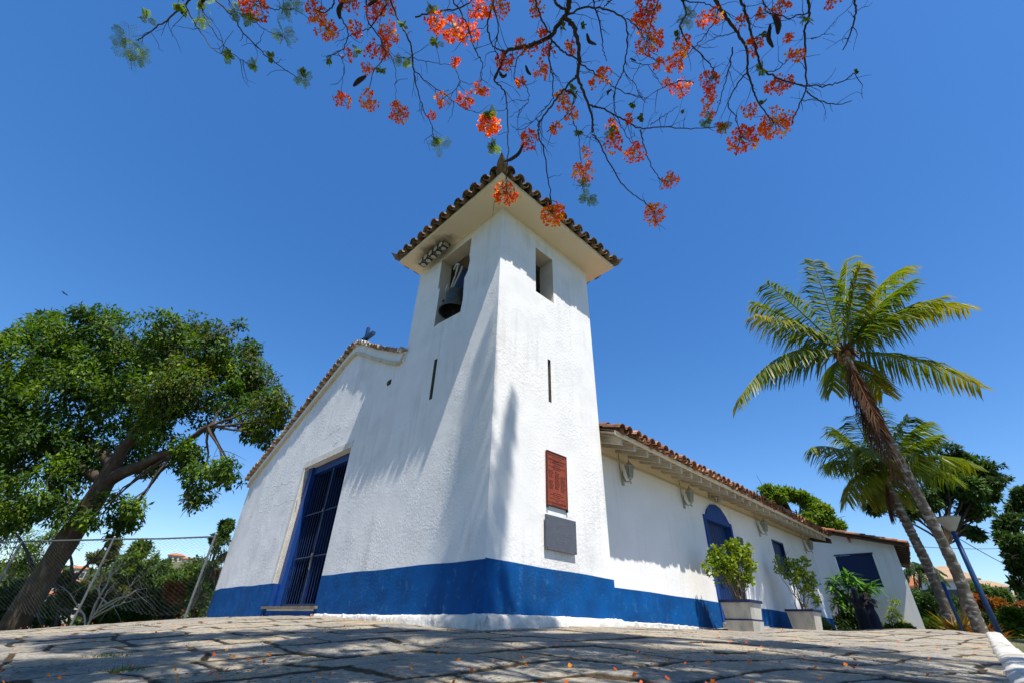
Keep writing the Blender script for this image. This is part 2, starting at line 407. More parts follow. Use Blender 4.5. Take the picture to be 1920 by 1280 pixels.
# ---- barrel tiles
def arc_tile(mb, p0, p1, r0, r1, up, rnd, concave=False, thick=0.014, seg=7, inner=True, squash=1.0):
    """half-round tile from p0 (low end) to p1"""
    p0, p1, up = np.asarray(p0,float), np.asarray(p1,float), np.asarray(up,float)
    t = p1-p0; t /= np.linalg.norm(t); side = np.cross(t, up); side /= np.linalg.norm(side); upn = np.cross(side, t)
    if concave: upn = -upn
    th = np.linspace(0, np.pi, seg)
    cs, sn = np.cos(th)[:, None], np.sin(th)[:, None]*squash
    vo0 = p0 + r0*(cs*side+sn*upn); vo1 = p1 + r1*(cs*side+sn*upn)
    if not inner:
        v = np.concatenate([vo0, vo1]); fs = [(i, i+1, seg+i+1, seg+i) for i in range(seg-1)]
        mb.add(v, fs, rnd); return
    vi0 = p0 + (r0-thick)*(cs*side+sn*upn); vi1 = p1 + (r1-thick)*(cs*side+sn*upn)
    v = np.concatenate([vo0, vo1, vi0, vi1]); fs = []
    for i in range(seg-1):
        fs += [(i,i+1,seg+i+1,seg+i), (2*seg+i,3*seg+i,3*seg+i+1,2*seg+i+1), (i,2*seg+i,2*seg+i+1,i+1), (seg+i,seg+i+1,3*seg+i+1,3*seg+i)]
    for k in (0, seg-1): fs.append((k, seg+k, 3*seg+k, 2*seg+k))
    mb.add(v, fs, rnd)

def tile_field(mb, O, U, V, ncol, length, colw=0.20, rs_=1.0, course=0.34, jit=0.012, vmax=None, vmin=None, first_detail=2, clipf=None):
    """O eave start, U unit along the eave, V unit up the slope"""
    O, U, V = (np.asarray(q,float) for q in (O,U,V)); N = np.cross(U, V); N /= np.linalg.norm(N)
    if N[2] < 0: N = -N
    for i in range(ncol):
        x = (i+0.5)*colw; L = length if clipf is None else clipf(x)
        nc = int(math.ceil(L/course))
        for j in range(nc):
            for kind in (0,1):
                xx = x + (colw/2 if kind else 0)
                if kind and i == ncol-1: continue
                jx, jz, jv = random.uniform(-jit,jit), random.uniform(-jit,jit)*0.6, random.uniform(-0.02,0.02) if j else random.uniform(-0.03,0.02)
                a = O + U*(xx+jx) + V*(j*course+jv) + N*((0.055 if kind == 0 else 0.075)+jz)
                b = a + V*(course+0.07) + N*(-0.02)
                rot = random.uniform(-0.02,0.02); b = b + U*rot
                sc_ = colw/0.2*0.97 if colw < 0.35 else 2.0
                arc_tile(mb, a, b, (0.085 if kind == 0 else 0.088)*sc_, (0.070 if kind == 0 else 0.075)*sc_, N, random.random(),
                         concave=(kind == 1), inner=(j < first_detail), seg=7 if j < first_detail else 5, squash=0.9)

tr = MB(); ZT = TH+0.09
sl_h = 0.42
cx, cy = (EX0+EX1)/2, (EY0+EY1)/2
for (O, U, V, wd, run) in (((EX0,EY0,ZT),(1,0,0),(0,1,0),EX1-EX0,cy-EY0), ((EX1,EY0,ZT),(0,1,0),(-1,0,0),EY1-EY0,EX1-cx),
                           ((EX1,EY1,ZT),(-1,0,0),(0,-1,0),EX1-EX0,EY1-cy), ((EX0,EY1,ZT),(0,-1,0),(1,0,0),EY1-EY0,cx-EX0)):
    V = np.array(V,float)*run + np.array([0,0,run*sl_h]); V /= np.linalg.norm(V); full = run*math.sqrt(1+sl_h**2)
    n_ = int(wd/0.265); O = np.array(O,float) - np.array([V[0],V[1],0])*0.10
    tile_field(tr, O, U, V, n_, full, colw=wd/n_, clipf=lambda x, wd=wd, full=full: max(0.3, full*min(1.0, 2*min(x, wd-x)/wd)+0.1))
# hip ridges with upturned corner tiles
for sx, sy in ((1,0),(0,0),(0,1),(1,1)):
    c = np.array([EX1 if sx else EX0, EY1 if sy else EY0, ZT+0.02]); apex = np.array([cx,cy,ZT+0.10+sl_h*(cy-EY0)])
    d = apex-c; L = np.linalg.norm(d); d /= L
    j = 0
    while j*0.36 < L-0.2:
        a = c + d*(j*0.36) + np.array([0,0,0.10]); arc_tile(tr, a, a+d*0.42-np.array([0,0,0.02]), 0.115, 0.095, (0,0,1), random.random()); j += 1
    # the upturned horn
    h = np.array([d[0],d[1],0]); h /= np.linalg.norm(h); side = np.cross(h,(0,0,1))
    pts = [c+h*0.25+np.array([0,0,0.10]), c+h*0.05+np.array([0,0,0.06]), c-h*0.14+np.array([0,0,0.10]), c-h*0.26+np.array([0,0,0.22])]
    wds = [0.13,0.125,0.09,0.012]; vs = []
    for p, w_ in zip(pts, wds):
        vs += [p-side*w_, p-side*w_*0.6-np.array([0,0,w_*0.7]), p+side*w_*0.6-np.array([0,0,w_*0.7]), p+side*w_, p+np.array([0,0,w_*0.35])]
    fs = []
    for i in range(3):
        for k in range(5): fs.append((i*5+k, i*5+(k+1)%5, (i+1)*5+(k+1)%5, (i+1)*5+k))
    tr.add(vs, fs, 0.9)
tr.build('tower_roof', M['old_tile'], church)
core = MB(); core.add([(EX0,EY0,ZT),(EX1,EY0,ZT),(EX1,EY1,ZT),(EX0,EY1,ZT),(cx,cy,ZT+sl_h*(cy-EY0))], [(0,1,4),(1,2,4),(2,3,4),(3,0,4)])
core.build('roof_deck', M['old_tile'], church)

# --- facade wall (nave front)
DO = (-7.33,-4.85,0.26,3.41)           # doorway
HOLE = (-3.72,-3.57,4.53,4.66)
fw = MB()
wall_cells(fw, [-11.85,-9,-3.12], [-0.4,0.3,2,3.75], [DO], FP)
def gable_z(x):
    ax = -5.85; return 6.30 - (0.432 if x < ax else 0.50)*abs(x-ax)
xs = [-11.85,-9,-7,-5.85,-4.4,-3.72,-3.57,-3.12]
for a, b in zip(xs[:-1], xs[1:]):
    if a == -3.72:
        fw.add([FP(a,3.75),FP(b,3.75),FP(b,4.53),FP(a,4.53)], [(0,1,2,3)]); fw.add([FP(a,4.66),FP(b,4.66),FP(b,gable_z(b)),FP(a,gable_z(a))], [(0,1,2,3)])
    else: fw.add([FP(a,3.75),FP(b,3.75),FP(b,gable_z(b)),FP(a,max(gable_z(a),3.751))], [(0,1,2,3)])
# left side wall and back gable of the nave
fw.add([(-11.85,0,-0.4),(-11.85,16.4,-0.4),(-11.85,16.4,3.72),(-11.85,0,3.72)], [(3,2,1,0)])
fw.add([(-11.85,16.4,-0.4),(-0.53,16.4,-0.4),(-0.53,16.4,3.4),(-5.85,16.4,5.2),(-11.85,16.4,3.3)], [(4,3,2,1,0)])
# parapet depth behind the gable front
fw.build('facade_wall', M['plaster_facade'], church)
rf = MB(); reveal(rf, DO, 0.55, FP, (0,1,0)); rf.build('door_reveal', M['blue_wood'], church)
hr = MB(); reveal(hr, HOLE, 0.25, FP, (0,1,0)); hr.box(-3.78,-3.50,0.25,0.27,4.48,4.72)
hr.tube([(-3.66,-0.03,4.57),(-3.64,0.2,4.60)], [0.055,0.05], 10); hr.build('drain_hole', mat('broken clay drain', (0.16,0.10,0.06), (0.06,0.045,0.03), scale=20, rough=0.9), church)
# stone frame of the doorway: left jamb, right jamb, lintel
tm = MB(); tm.box(-7.47,-7.33,-0.012,0.16,0.72,3.37); tm.box(-7.47,-4.80,-0.014,0.16,3.372,3.53)
tm.build('door_frame', M['stone_trim'], church)
sil = MB(); sil.box(-7.50,-4.70,-0.07,0.5,0.215,0.262); sil.build('door_sill', mat('worn door sill stone', (0.26,0.21,0.15), (0.15,0.12,0.09), scale=9, rough=0.9, bump=0.006, bscale=20), church)
# blue inner frame
bf = MB(); bf.box(-7.325,-7.10,0.10,0.30,0.264,3.40); bf.box(-7.325,-7.255,0.0,0.099,0.264,0.715); bf.box(-4.93,-4.852,0.20,0.30,0.264,3.40); bf.box(-7.10,-4.93,0.17,0.30,3.20,3.405)
bf.build('inner_frame', mat('bright blue door frame', (0.002,0.05,0.24), (0.0015,0.036,0.18), scale=5, rough=0.5), church)
gate = MB()
for i in range(17):
    x = -7.08 + i*(2.14/16); gate.box(x-0.006, x+0.006, 0.21, 0.222, 0.30, 3.19)
for z in (0.30,1.22,2.18): gate.box(-7.1,-4.94,0.196,0.206,z-0.014,z+0.014)
for x in (-7.085,-6.02,-5.98,-4.95): gate.box(x-0.016,x+0.016,0.192,0.234,0.28,3.19)
g = gate.build('iron_gate', M['blue_iron'], church)
lk = MB(); lk.lathe([(0.001,0),(0.035,0),(0.035,0.03),(0.001,0.03)], (-5.97,0.155,2.18), 12, axis=1); lk.build('gate_latch', M['steel'], g); lk = MB(); lk.lathe([(0.001,0),(0.04,0),(0.04,0.04),(0.001,0.04)], (-5.97,0.155,1.24), 12, axis=1)
lk.tube([(-5.97,0.17,1.22),(-5.98,0.17,1.1),(-5.96,0.17,0.95)], 0.012, 6); lk.build('gate_latch', M['steel'], g)
dl = MB()
for x0, x1 in ((-7.0,-6.72),(-5.22,-4.95)):       # door leaves standing open inside
    dl.box(x0+0.1,x0+0.15,0.6,1.6,0.3,3.2)
dl.box(-6.02,-5.94,0.62,0.66,0.3,3.2)
dl.build('door_leaf', M['blue_wood'], church)
room = MB(); room.box(-7.6,-4.6,0.56,5.0,0.24,3.7)  # near-black box gives the room behind the gate its shade by colour
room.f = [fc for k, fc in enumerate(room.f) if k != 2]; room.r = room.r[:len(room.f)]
room.build('interior_shade', M['dark'], church)

# moulding under the gable tiles
mo = MB()
path = [(-11.95,3.66),(-9.0,4.98),(-6.6,6.02),(-6.1,6.20),(-5.8,6.21),(-5.4,6.02),(-4.6,5.57),(-3.9,5.21),(-3.45,4.99),(-3.34,4.95)]
def strip(mb, path, y0, y1, w, rnd=0.5):
    p = np.array(path); t = np.gradient(p, axis=0); t /= np.linalg.norm(t,axis=1)[:,None]; nn = np.stack([-t[:,1], t[:,0]],1)
    lo, hi = p-nn*w/2, p+nn*w/2; v = []
    for a, b in zip(lo, hi): v += [(a[0],y0,a[1]),(b[0],y0,b[1]),(b[0],y1,b[1]),(a[0],y1,a[1])]
    fs = []
    for i in range(len(p)-1):
        for k in range(4): fs.append((i*4+k, i*4+(k+1)%4, (i+1)*4+(k+1)%4, (i+1)*4+k))
    fs += [(0,1,2,3), tuple((len(p)-1)*4+k for k in (3,2,1,0))]
    mb.add(v, fs, rnd)
strip(mo, path, -0.07, 0.02, 0.085)
strip(mo, [(-3.34,4.93),(-3.22,4.98),(-3.12,5.12)], -0.06, 0.02, 0.06)
mo.build('moulding', M['cream'], church)
# raised parapet under the tiles: wall between moulding and tiles
pw = MB()
pth = [(-12.0,3.80),(-9.0,5.12),(-6.6,6.17),(-6.1,6.36),(-5.8,6.38),(-5.4,6.20),(-4.6,5.74),(-3.9,5.38),(-3.4,5.14),(-3.10,5.04)]
strip(pw, pth, -0.035, 0.35, 0.24)
pw.build('parapet', M['plaster_smooth'], church)
gt = MB()
pp = np.array([(-12.1,3.92),(-9.0,5.29),(-6.6,6.32),(-6.15,6.50),(-5.8,6.52),(-5.4,6.34),(-4.6,5.88),(-3.9,5.52),(-3.4,5.28),(-3.12,5.19)])
sg = np.concatenate([[0], np.cumsum(np.linalg.norm(np.diff(pp,axis=0),axis=1))])
k = 0; s_ = 0.0
while s_ < sg[-1]:
    x, z = np.interp(s_, sg, pp[:,0]), np.interp(s_, sg, pp[:,1]); x2, z2 = np.interp(s_+0.02, sg, pp[:,0]), np.interp(s_+0.02, sg, pp[:,1])
    t = np.array([x2-x,0,z2-z]); t /= (np.linalg.norm(t)+1e-9); nn = np.array([-t[2],0,t[0]])
    con = k % 2 == 1; off = (-0.02 if not con else 0.035) + random.uniform(-0.008,0.008)
    a = np.array([x,-0.15+random.uniform(-0.02,0.02),z])+nn*off; arc_tile(gt, a, a+np.array([random.uniform(-0.01,0.01),0.55,0.0])+nn*0.03, 0.088, 0.082, nn, random.random(), concave=con, squash=0.95)
    s_ += 0.098; k += 1
gt.build('gable_tiles', M['gable_tile'], church)

# cross on the gable
cr = MB(); cr.box(-5.94,-5.86,0.12,0.20,6.45,7.17); cr.box(-6.34,-5.47,0.105,0.215,6.77,6.86)
cr.build('cross', mat('dark blue cross', (0.008,0.05,0.14), (0.005,0.03,0.09), scale=6, rough=0.5), church)

# --- right wall of the nave
NW = -0.52
SD = (7.82,9.25,0.33,2.66); W1 = (12.37,13.19,1.78,2.67)
nw = MB(); NPl = lambda a, b: (NW, a, b)
wall_cells(nw, [2.8,6,10.5,14,16.4], [-0.3,1.5,3.41], [SD,W1], NPl)
nw.build('nave_wall', M['plaster_smooth'], church)
ms_ = MB(); ms_.box(NW-0.05,NW+0.02,2.8,16.4,3.15,3.21); ms_.build('cornice', M['cream'], church)
uw = MB(); uw.box(NW-0.3,NW+0.006,2.8,16.4,3.212,3.62); uw.build('upper_wall', M['cream_soffit'], church)
# roof: right slope and left slope
RSL = 0.335
def roofz(x): return 3.32 + (0.30-x)*RSL if x > -5.85 else 3.32+(0.30+5.85)*RSL-(-5.85-x)*0.32
rd = MB()
rd.add([(0.28,2.82,3.31),(0.14,16.45,3.31),(-5.85,16.45,roofz(-5.85)),(-5.85,2.82,roofz(-5.85))], [(0,1,2,3)])
rd.add([(0.28,2.82,3.27),(0.14,16.45,3.27),(-0.65,16.45,3.56),(-0.65,2.82,3.56)], [(3,2,1,0)])
rd.add([(-5.85,0.35,roofz(-5.85)),(-5.85,16.45,roofz(-5.85)),(-12.4,16.45,3.3),(-12.4,0.35,3.3)], [(0,1,2,3)])
rd.add([(-5.85,0.35,roofz(-5.85)),(-3.12,0.35,roofz(-3.12)),(-3.12,2.82,roofz(-3.12)),(-5.85,2.82,roofz(-5.85))], [(0,1,2,3)])
rd.build('roof_boards', M['rafter'], church)
eb = MB(); eb.prism([(0.27,2.82,3.22),(0.30,2.82,3.22),(0.30,2.82,3.30),(0.27,2.82,3.30)], (-0.14,13.63,0)); eb.build('eave_board', M['cream_soffit'], church)
nr = MB(); V = np.array([-1,0,RSL]); V /= np.linalg.norm(V)
U = np.array([-0.011,1,0]); U /= np.linalg.norm(U)
tile_field(nr, (0.38,2.80,3.29), U, V, 52, 6.5, colw=0.262, jit=0.03, first_detail=2)
V2 = np.array([1,0,0.32]); V2 /= np.linalg.norm(V2)
tile_field(nr, (-12.4,16.4,3.32), (0,-1,0), V2, 40, 6.8, colw=0.4, course=0.7, jit=0.01, first_detail=0)
nr.build('nave_roof', M['red_tile'], church)
for i in range(28):
    y = 3.08 + i*0.474; e = 0.24-0.0103*i*0.474
    r_ = MB(); ln = 0.95
    j = random.uniform(-0.02,0.02)
    r_.add([(e,y-0.035,3.09),(e,y+0.035,3.09),(e,y+0.035,3.235),(e,y-0.035,3.235),
            (e-ln,y-0.035+j,3.09+ln*RSL),(e-ln,y+0.035+j,3.09+ln*RSL),(e-ln,y+0.035+j,3.235+ln*RSL),(e-ln,y-0.035+j,3.235+ln*RSL)],
           [(0,1,2,3),(7,6,5,4),(0,4,5,1),(1,5,6,2),(2,6,7,3),(3,7,4,0)])
    r_.build('rafter', M['rafter'], church)
vb = MB(); vb.prism([(0.13,16.40,3.08),(0.13,16.40,3.25),(-0.54,16.40,3.46),(-0.54,16.40,3.22)], (0,0.14,0)); vb.build('verge_beam', M['dark_wood'], church)

# blue painted base
bd = MB()
def band(mb, pts, nrm, zb, thick=0.006):
    """pts: (x,y,ztop) along the wall"""
    nrm = np.array(nrm,float)*thick
    for (x0,y0,t0),(x1,y1,t1) in zip(pts[:-1], pts[1:]):
        a0, a1 = np.array([x0,y0,zb])+nrm, np.array([x1,y1,zb])+nrm; b1, b0 = np.array([x1,y1,t1])+nrm, np.array([x0,y0,t0])+nrm
        i0, i1 = b0-nrm, b1-nrm
        mb.add([a0,a1,b1,b0,i0,i1], [(0,1,2,3),(3,2,5,4)])
bx = lambda xs, zf: [(x,0.0,zf(x)) for x in xs]
rg = random.Random(3)
def wav(z): return lambda x: z + 0.006*math.sin(x*3.1)+rg.uniform(-0.004,0.004)
band(bd, [(-11.85,0,0.67)]+[(x,0,wav(0.715)(x)) for x in np.linspace(-11.2,-7.50,10)], (0,-1,0), -0.4)
band(bd, [(x,0,wav(0.775)(x)) for x in np.linspace(-4.70,-0.001,14)]+[(0.006,0,0.79)], (0,-1,0), -0.4)
band(bd, [(-7.50,0,0.18),(-4.70,0,0.18)], (0,-1,0), -0.4)
band(bd, [(-7.50,0,0.72),(-7.30,0,0.72)], (0,-1,0), -0.4)
band(bd, [(-4.85,0,0.775),(-4.70,0,0.775)], (0,-1,0), -0.4)
bd.build('painted_base', M['blue_paint'], church)
bd2 = MB()
band(bd2, [(0,-0.006,0.79)]+[(0,y,0.785+0.005*math.sin(y*4)-0.004*y) for y in np.linspace(0.2,2.84,10)], (1,0,0), -0.4, 0.008)
bd2.build('tower_base_paint', M['blue_paint'], church, xf=taper)
bd3 = MB()
band(bd3, [(NW,y,0.73+0.004*math.sin(y*3)) for y in np.linspace(2.8,7.73,14)], (1,0,0), -0.4)
band(bd3, [(NW,y,0.73+0.004*math.sin(y*3)) for y in np.linspace(9.34,16.4,20)], (1,0,0), -0.4)
band(bd3, [(NW,7.73,0.32),(NW,9.34,0.32)], (1,0,0), -0.4)
bd3.build('nave_base_paint', M['blue_paint'], church)

# lumpy whitewashed footing round the tower and along the facade
def footing(path, nrm, h, w, name, seed):
    path = np.array(path,float); L = np.linalg.norm(path[1]-path[0]); n = int(L/0.02); m_ = 8
    t = (path[1]-path[0])/L; nrm = np.array(nrm,float); vs = []
    for i in range(n+1):
        s = L*i/n; hh = np.interp(s, [0,L*0.5,L], h); ww = np.interp(s, [0,L*0.5,L], w)
        for k in range(m_+1):
            a = k/m_
            # bulging profile, from the wall out and down
            out = ww*(math.sin(a*math.pi*0.55)**0.8) if k else 0.0
            z = -0.15 + (hh+0.15)*(1-a**2.2)
            p = path[0]+t*s+nrm*out; p[2] += z; vs.append(p)
    vs = np.array(vs); base = vs.reshape(n+1, m_+1, 3)
    q = fbm(vs*np.array([7,7,9])+seed, 4)*0.045 + fbm(vs*30+seed, 3)*0.012
    q = q.reshape(n+1, m_+1); q[:,0] = fbm(vs.reshape(n+1,m_+1,3)[:,0]*9+seed, 3)*0.01
    vs = base + nrm*np.abs(q)[...,None]*1.0 + np.array([0,0,1])*q[...,None]*0.5
    idx = np.arange((n+1)*(m_+1)).reshape(n+1,m_+1)
    F = np.stack([idx[:-1,:-1],idx[1:,:-1],idx[1:,1:],idx[:-1,1:]],-1).reshape(-1,4)
    return fast_mesh(name, vs.reshape(-1,3), F, M['footing'], church, smooth=True)
footing([(-4.9,0.0,0),(0.17,0.0,0)], (0,-1,0), [0.14,0.13,0.16], [0.03,0.07,0.13], 'footing', 3)
footing([(0.0,-0.17,0),(0.0,2.95,0)], (1,0,0), [0.16,0.19,0.21], [0.12,0.10,0.08], 'footing', 9)
footing([(-0.52,2.85,0),(-0.52,7.4,0)], (1,0,0), [0.20,0.22,0.20], [0.04,0.02,0.01], 'footing', 12)

ray_f = lambda u_, v_: (lambda r_: r_*((C0@BY)/(r_@BY)))(ray(u_, v_))
rdg = MB()
for pl_ in ([(672,842),(690,830),(705,820),(722,817),(735,812),(750,798),(770,790),(790,772)],[(604,828),(620,812),(640,800),(655,797)],[(500,912),(540,905),(565,885),(590,872),(612,862),(625,848)],[(470,968),(510,950),(540,938),(560,935)],
            [(625,835),(645,818),(650,805)]):
    P = np.array([W2B(ray_f(*p)) for p in pl_]); s = np.linspace(0,1,len(P)); s2 = np.linspace(0,1,len(P)*9); Q = np.stack([np.interp(s2,s,P[:,k]) for k in range(3)],1)
    Q = Q + fbm(Q*9,3)[:,None]*np.array([0.05,0,0.06])+fbm(Q*37+5,3)[:,None]*np.array([0.018,0,0.018]); Q[:,1] = 0.003
    rdg.tube(Q, 0.002+0.007*rng.random(len(Q)), 6)
rdg.build('plaster_ridge', M['plaster_facade'], church, smooth=True)
# side door
sdm = MB()
arc = [(9.25,2.66),(9.07,2.86),(8.81,3.03),(8.53,3.08),(8.24,3.03),(7.98,2.86),(7.82,2.66)]
sdm.prism([(NW-0.02,y,z) for y, z in arc], (0.06,0,0))
sdm.box(NW-0.25,NW+0.04,7.73,7.822,0.33,2.70); sdm.box(NW-0.25,NW+0.04,9.248,9.34,0.33,2.70); sdm.box(NW-0.25,NW+0.035,7.822,9.248,2.60,2.68)
sdf = sdm.build('side_door', mat('blue painted side door frame', (0.008,0.06,0.27), (0.006,0.045,0.21), scale=5, rough=0.6), church)
lf = MB()
for i in range(9):
    y0 = 7.824+i*0.158; lf.box(NW-0.16+0.006*(i%2),NW-0.10,y0+0.005,y0+0.152,0.35,2.60)
lf.box(NW-0.2,NW-0.16,7.824,9.246,0.35,2.60); lf.build('door_leaf', M['blue_wood'], sdf)
stp = MB(); stp.box(NW+0.02,NW+0.32,7.71,9.66,0.20,0.315); stp.build('door_step', mat('grey concrete', (0.42,0.40,0.36), (0.32,0.30,0.27), scale=9, rough=0.9, bump=0.004, bscale=30), church)
wn_ = MB(); wn_.box(NW-0.15,NW+0.02,12.31,12.37,1.74,2.72); wn_.box(NW-0.15,NW+0.02,13.19,13.25,1.74,2.72); wn_.box(NW-0.15,NW+0.02,12.37,13.19,2.67,2.72); wn_.box(NW-0.15,NW+0.03,12.37,13.19,1.74,1.78)
wf = wn_.build('window', M['blue_wood'], church)
sh = MB()
for i in range(5): sh.box(NW-0.10+0.006*(i%2),NW-0.06,12.374+i*0.163,12.374+i*0.163+0.158,1.78,2.67)
sh.box(NW-0.14,NW-0.10,12.37,13.19,1.78,2.67); sh.build('shutter', M['blue_wood'], wf)

# ================================================================ FITTINGS ON THE CHURCH
def bthing(name, p, label, cat, group=None):
    return thing(name, B2W(p), label, cat, BROT, group)
# bell
bell = bthing('bell', (-1.70,0.16,5.58), 'old dark bronze bell hanging in the tower opening from a blue headstock', 'bell')
b = MB(); prof = [(0.001,0.66),(0.12,0.655),(0.19,0.62),(0.215,0.52),(0.235,0.36),(0.275,0.18),(0.34,0.05),(0.375,0.0),(0.36,-0.01),(0.33,0.03),(0.25,0.18),(0.20,0.4),(0.17,0.58),(0.001,0.60)]
prof = [(r_*0.88, 0.62-(0.62-z_)*0.90) for r_, z_ in prof]; b.lathe(prof, (0,0,0), 32); b.lathe([(0.197,0.50),(0.206,0.49),(0.200,0.475)], (0,0,0), 32)
bb = b.build('bell_body', M['bronze'], bell, smooth=True)
ck = MB(); ck.tube([(0,0,0.55),(0.02,0,0.1),(0.03,0,0.0)], [0.015,0.02,0.045], 8); ck.build('clapper', M['bronze'], bell)
yk = MB()
yk.prism([(-0.26,0.06,0.66),(0.22,0.06,0.66),(0.30,0.06,0.85),(0.24,0.06,1.12),(0.12,0.06,1.27),(-0.05,0.06,1.20),(-0.24,0.06,0.90)], (0,0.16,0))
yk.box(-0.42,0.46,0.08,0.2,0.80,0.92); yk.build('headstock', mat('blue painted headstock', (0.006,0.022,0.085), (0.003,0.010,0.04), scale=7, rough=0.6), bell)
st = MB()
for pts in ([(-0.06,-0.12,0.62),(0.05,-0.11,0.95),(0.10,-0.10,1.30)], [(0.02,-0.12,0.62),(0.20,-0.11,0.92),(0.26,-0.10,1.12)], [(-0.02,-0.12,1.18),(0.05,-0.12,1.30),(0.16,-0.12,1.22)], [(-0.24,-0.12,0.70),(-0.18,-0.12,0.84)]):
    st.tube(pts, 0.022, 6)
st.build('iron_strap', M['rope'], bell)
wh = MB(); ang = np.linspace(0,2*np.pi,17); wh.tube(np.stack([-0.42+0.13*np.cos(ang)*0.6, -0.02+0*ang, 0.42+0.15*np.sin(ang)],1), 0.03, 6); wh.build('bell_wheel', M['black'], bell)

# bar of five lamps under the soffit
lb = bthing('light_bar', (-2.30,-0.20,7.40), 'grey bar of five round lamps under the tower eave beside the bell opening', 'light bar')
m = MB(); m.frustum((0,0,0.09),0.96,0.12,(0,0,-0.02),0.98,0.17)
m.build('housing', M['grey_paint'], lb, xf=None)
for i in range(5):
    q = MB(); x = -0.40+i*0.20
    q.box(x-0.085,x+0.085,-0.094,-0.080,-0.035,0.075) ; q.box(x-0.085,x+0.085,-0.08,0.07,-0.035,-0.022)
    c = q.build('lamp', M['black'], lb)
    q = MB(); q.lathe([(0.066,0),(0.07,-0.008),(0.058,-0.008),(0.05,-0.002),(0.001,-0.004)], (x,-0.095,0.02), 18, axis=1); q.lathe([(0.05,-0.040),(0.06,-0.044),(0.048,-0.046),(0.001,-0.042)], (x,0.0,0.0), 18)
    q.build('lens', M['grey_paint'], c)
q = MB(); q.box(-0.5,0.5,0.07,0.10,0.0,0.10); q.build('bracket', M['steel'], lb)

# plaques
pl = bthing('plaque', (0,1.445,1.67), 'tall red metal plaque with dark raised lettering on the tower wall', 'plaque')
q = MB(); q.box(-0.035,-0.006,-0.25,0.25,0.0,0.88)
pf = q.build('plate', mat('red lacquered metal', (0.30,0.062,0.022), (0.24,0.045,0.016), scale=8, rough=0.5, bump=0.001, bscale=60), pl)
q = MB()
for a in ((-0.25,0.25,0.0,0.012),(-0.25,0.25,0.866,0.88),(-0.25,-0.238,0.012,0.866),(0.238,0.25,0.012,0.866)): q.box(-0.02,0.002,a[0],a[1],a[2],a[3])
q.build('rim', mat('dark bronze rim', (0.05,0.02,0.012), (0.03,0.015,0.01), rough=0.5), pl)
q = MB(); rr = random.Random(5)
def words(q, y0, y1, z, h, dens=0.75, x=-0.004):
    y = y0
    while y < y1:
        w = rr.uniform(0.012,0.04)
        if y+w > y1: break
        k = y
        while k < y+w:
            q.box(x-0.006, x, k, k+h*0.35, z, z+h*rr.uniform(0.75,1.0)); k += h*0.6
        y += w+rr.uniform(0.004,0.012)/dens
for (y0,y1,z,h) in [(-0.21,0.21,0.815,0.024),(-0.12,0.14,0.785,0.012),(-0.20,0.20,0.752,0.012),(-0.10,0.08,0.720,0.016),(-0.17,0.17,0.688,0.026),(-0.09,0.12,0.655,0.014),(-0.13,0.11,0.615,0.010),(-0.1,0.1,0.59,0.014)]: words(q,y0,y1,z,h)
for j in range(15):
    z = 0.555-j*0.0205
    if j not in (6,7): words(q,-0.21,-0.09,z,0.010)
    if j < 14: words(q,-0.055,0.06,z-0.004,0.010)
    if j > 1: words(q,0.09,0.21,z-0.01,0.010)
for (y0,y1,z,h) in [(-0.10,0.10,0.205,0.012),(-0.17,0.17,0.178,0.012),(-0.10,0.10,0.148,0.014),(-0.19,0.19,0.118,0.010),(-0.06,0.06,0.092,0.010),(-0.22,0.22,0.045,0.028),(-0.13,0.13,0.022,0.010)]: words(q,y0,y1,z,h)
for z in (0.74,0.635): q.box(-0.008,-0.003,-0.22,0.22,z,z+0.003)
q.build('lettering', mat('dark lettering', (0.055,0.016,0.01), (0.04,0.012,0.008), rough=0.5), pl)
q = MB()
for y, z in ((-0.235,-0.012),(0.24,-0.012)): q.box(-0.03,0.006,y-0.012,y+0.012,z-0.02,z+0.02)
q.build('clip', M['black'], pl)
gp = bthing('plaque', (0,1.49,1.03), 'square dark grey slab plaque with faint engraving just below the red plaque', 'plaque')
q = MB(); q.box(0.005,0.035,-0.36,0.35,0.0,0.49)
q.build('slab', mat('grey slate', (0.10,0.11,0.13), (0.085,0.09,0.11), scale=10, rough=0.55, bump=0.0006, bscale=60), gp)
q = MB()
for (y0,y1,z,h) in [(-0.06,0.10,0.385,0.016),(-0.12,0.14,0.345,0.010),(-0.2,-0.14,0.30,0.014),(-0.16,0.28,0.265,0.012),(-0.10,0.24,0.240,0.008),(-0.12,0.26,0.215,0.008),(-0.04,0.1,0.18,0.010),(-0.12,0.10,0.135,0.010),(-0.14,0.14,0.10,0.008),(-0.10,0.12,0.065,0.010)]: words(q,y0,y1,z,h,x=0.037)
q.build('engraving', mat('pale engraving', (0.17,0.19,0.20), (0.13,0.14,0.16), rough=0.7), gp)
for y, z in ((-0.33,0.45),(0.32,0.45),(-0.33,0.04),(0.32,0.04)):
    q = MB(); q.lathe([(0.001,0.008),(0.012,0.006),(0.014,0.0)], (0.036,y,z), 10, axis=0); q.build('bolt', M['steel'], gp)
sp = bthing('plaque', (NW,9.78,2.22), 'small black sign on the nave wall just right of the arched side door', 'sign')
q = MB(); q.box(0.002,0.03,-0.16,0.16,-0.2,0.2); q.build('plate', M['black'], sp)
q = MB(); q.box(0.022,0.033,-0.13,0.13,-0.17,0.17); q.build('face', mat('dark grey sign face', (0.06,0.06,0.06), (0.05,0.05,0.05), rough=0.4), sp)

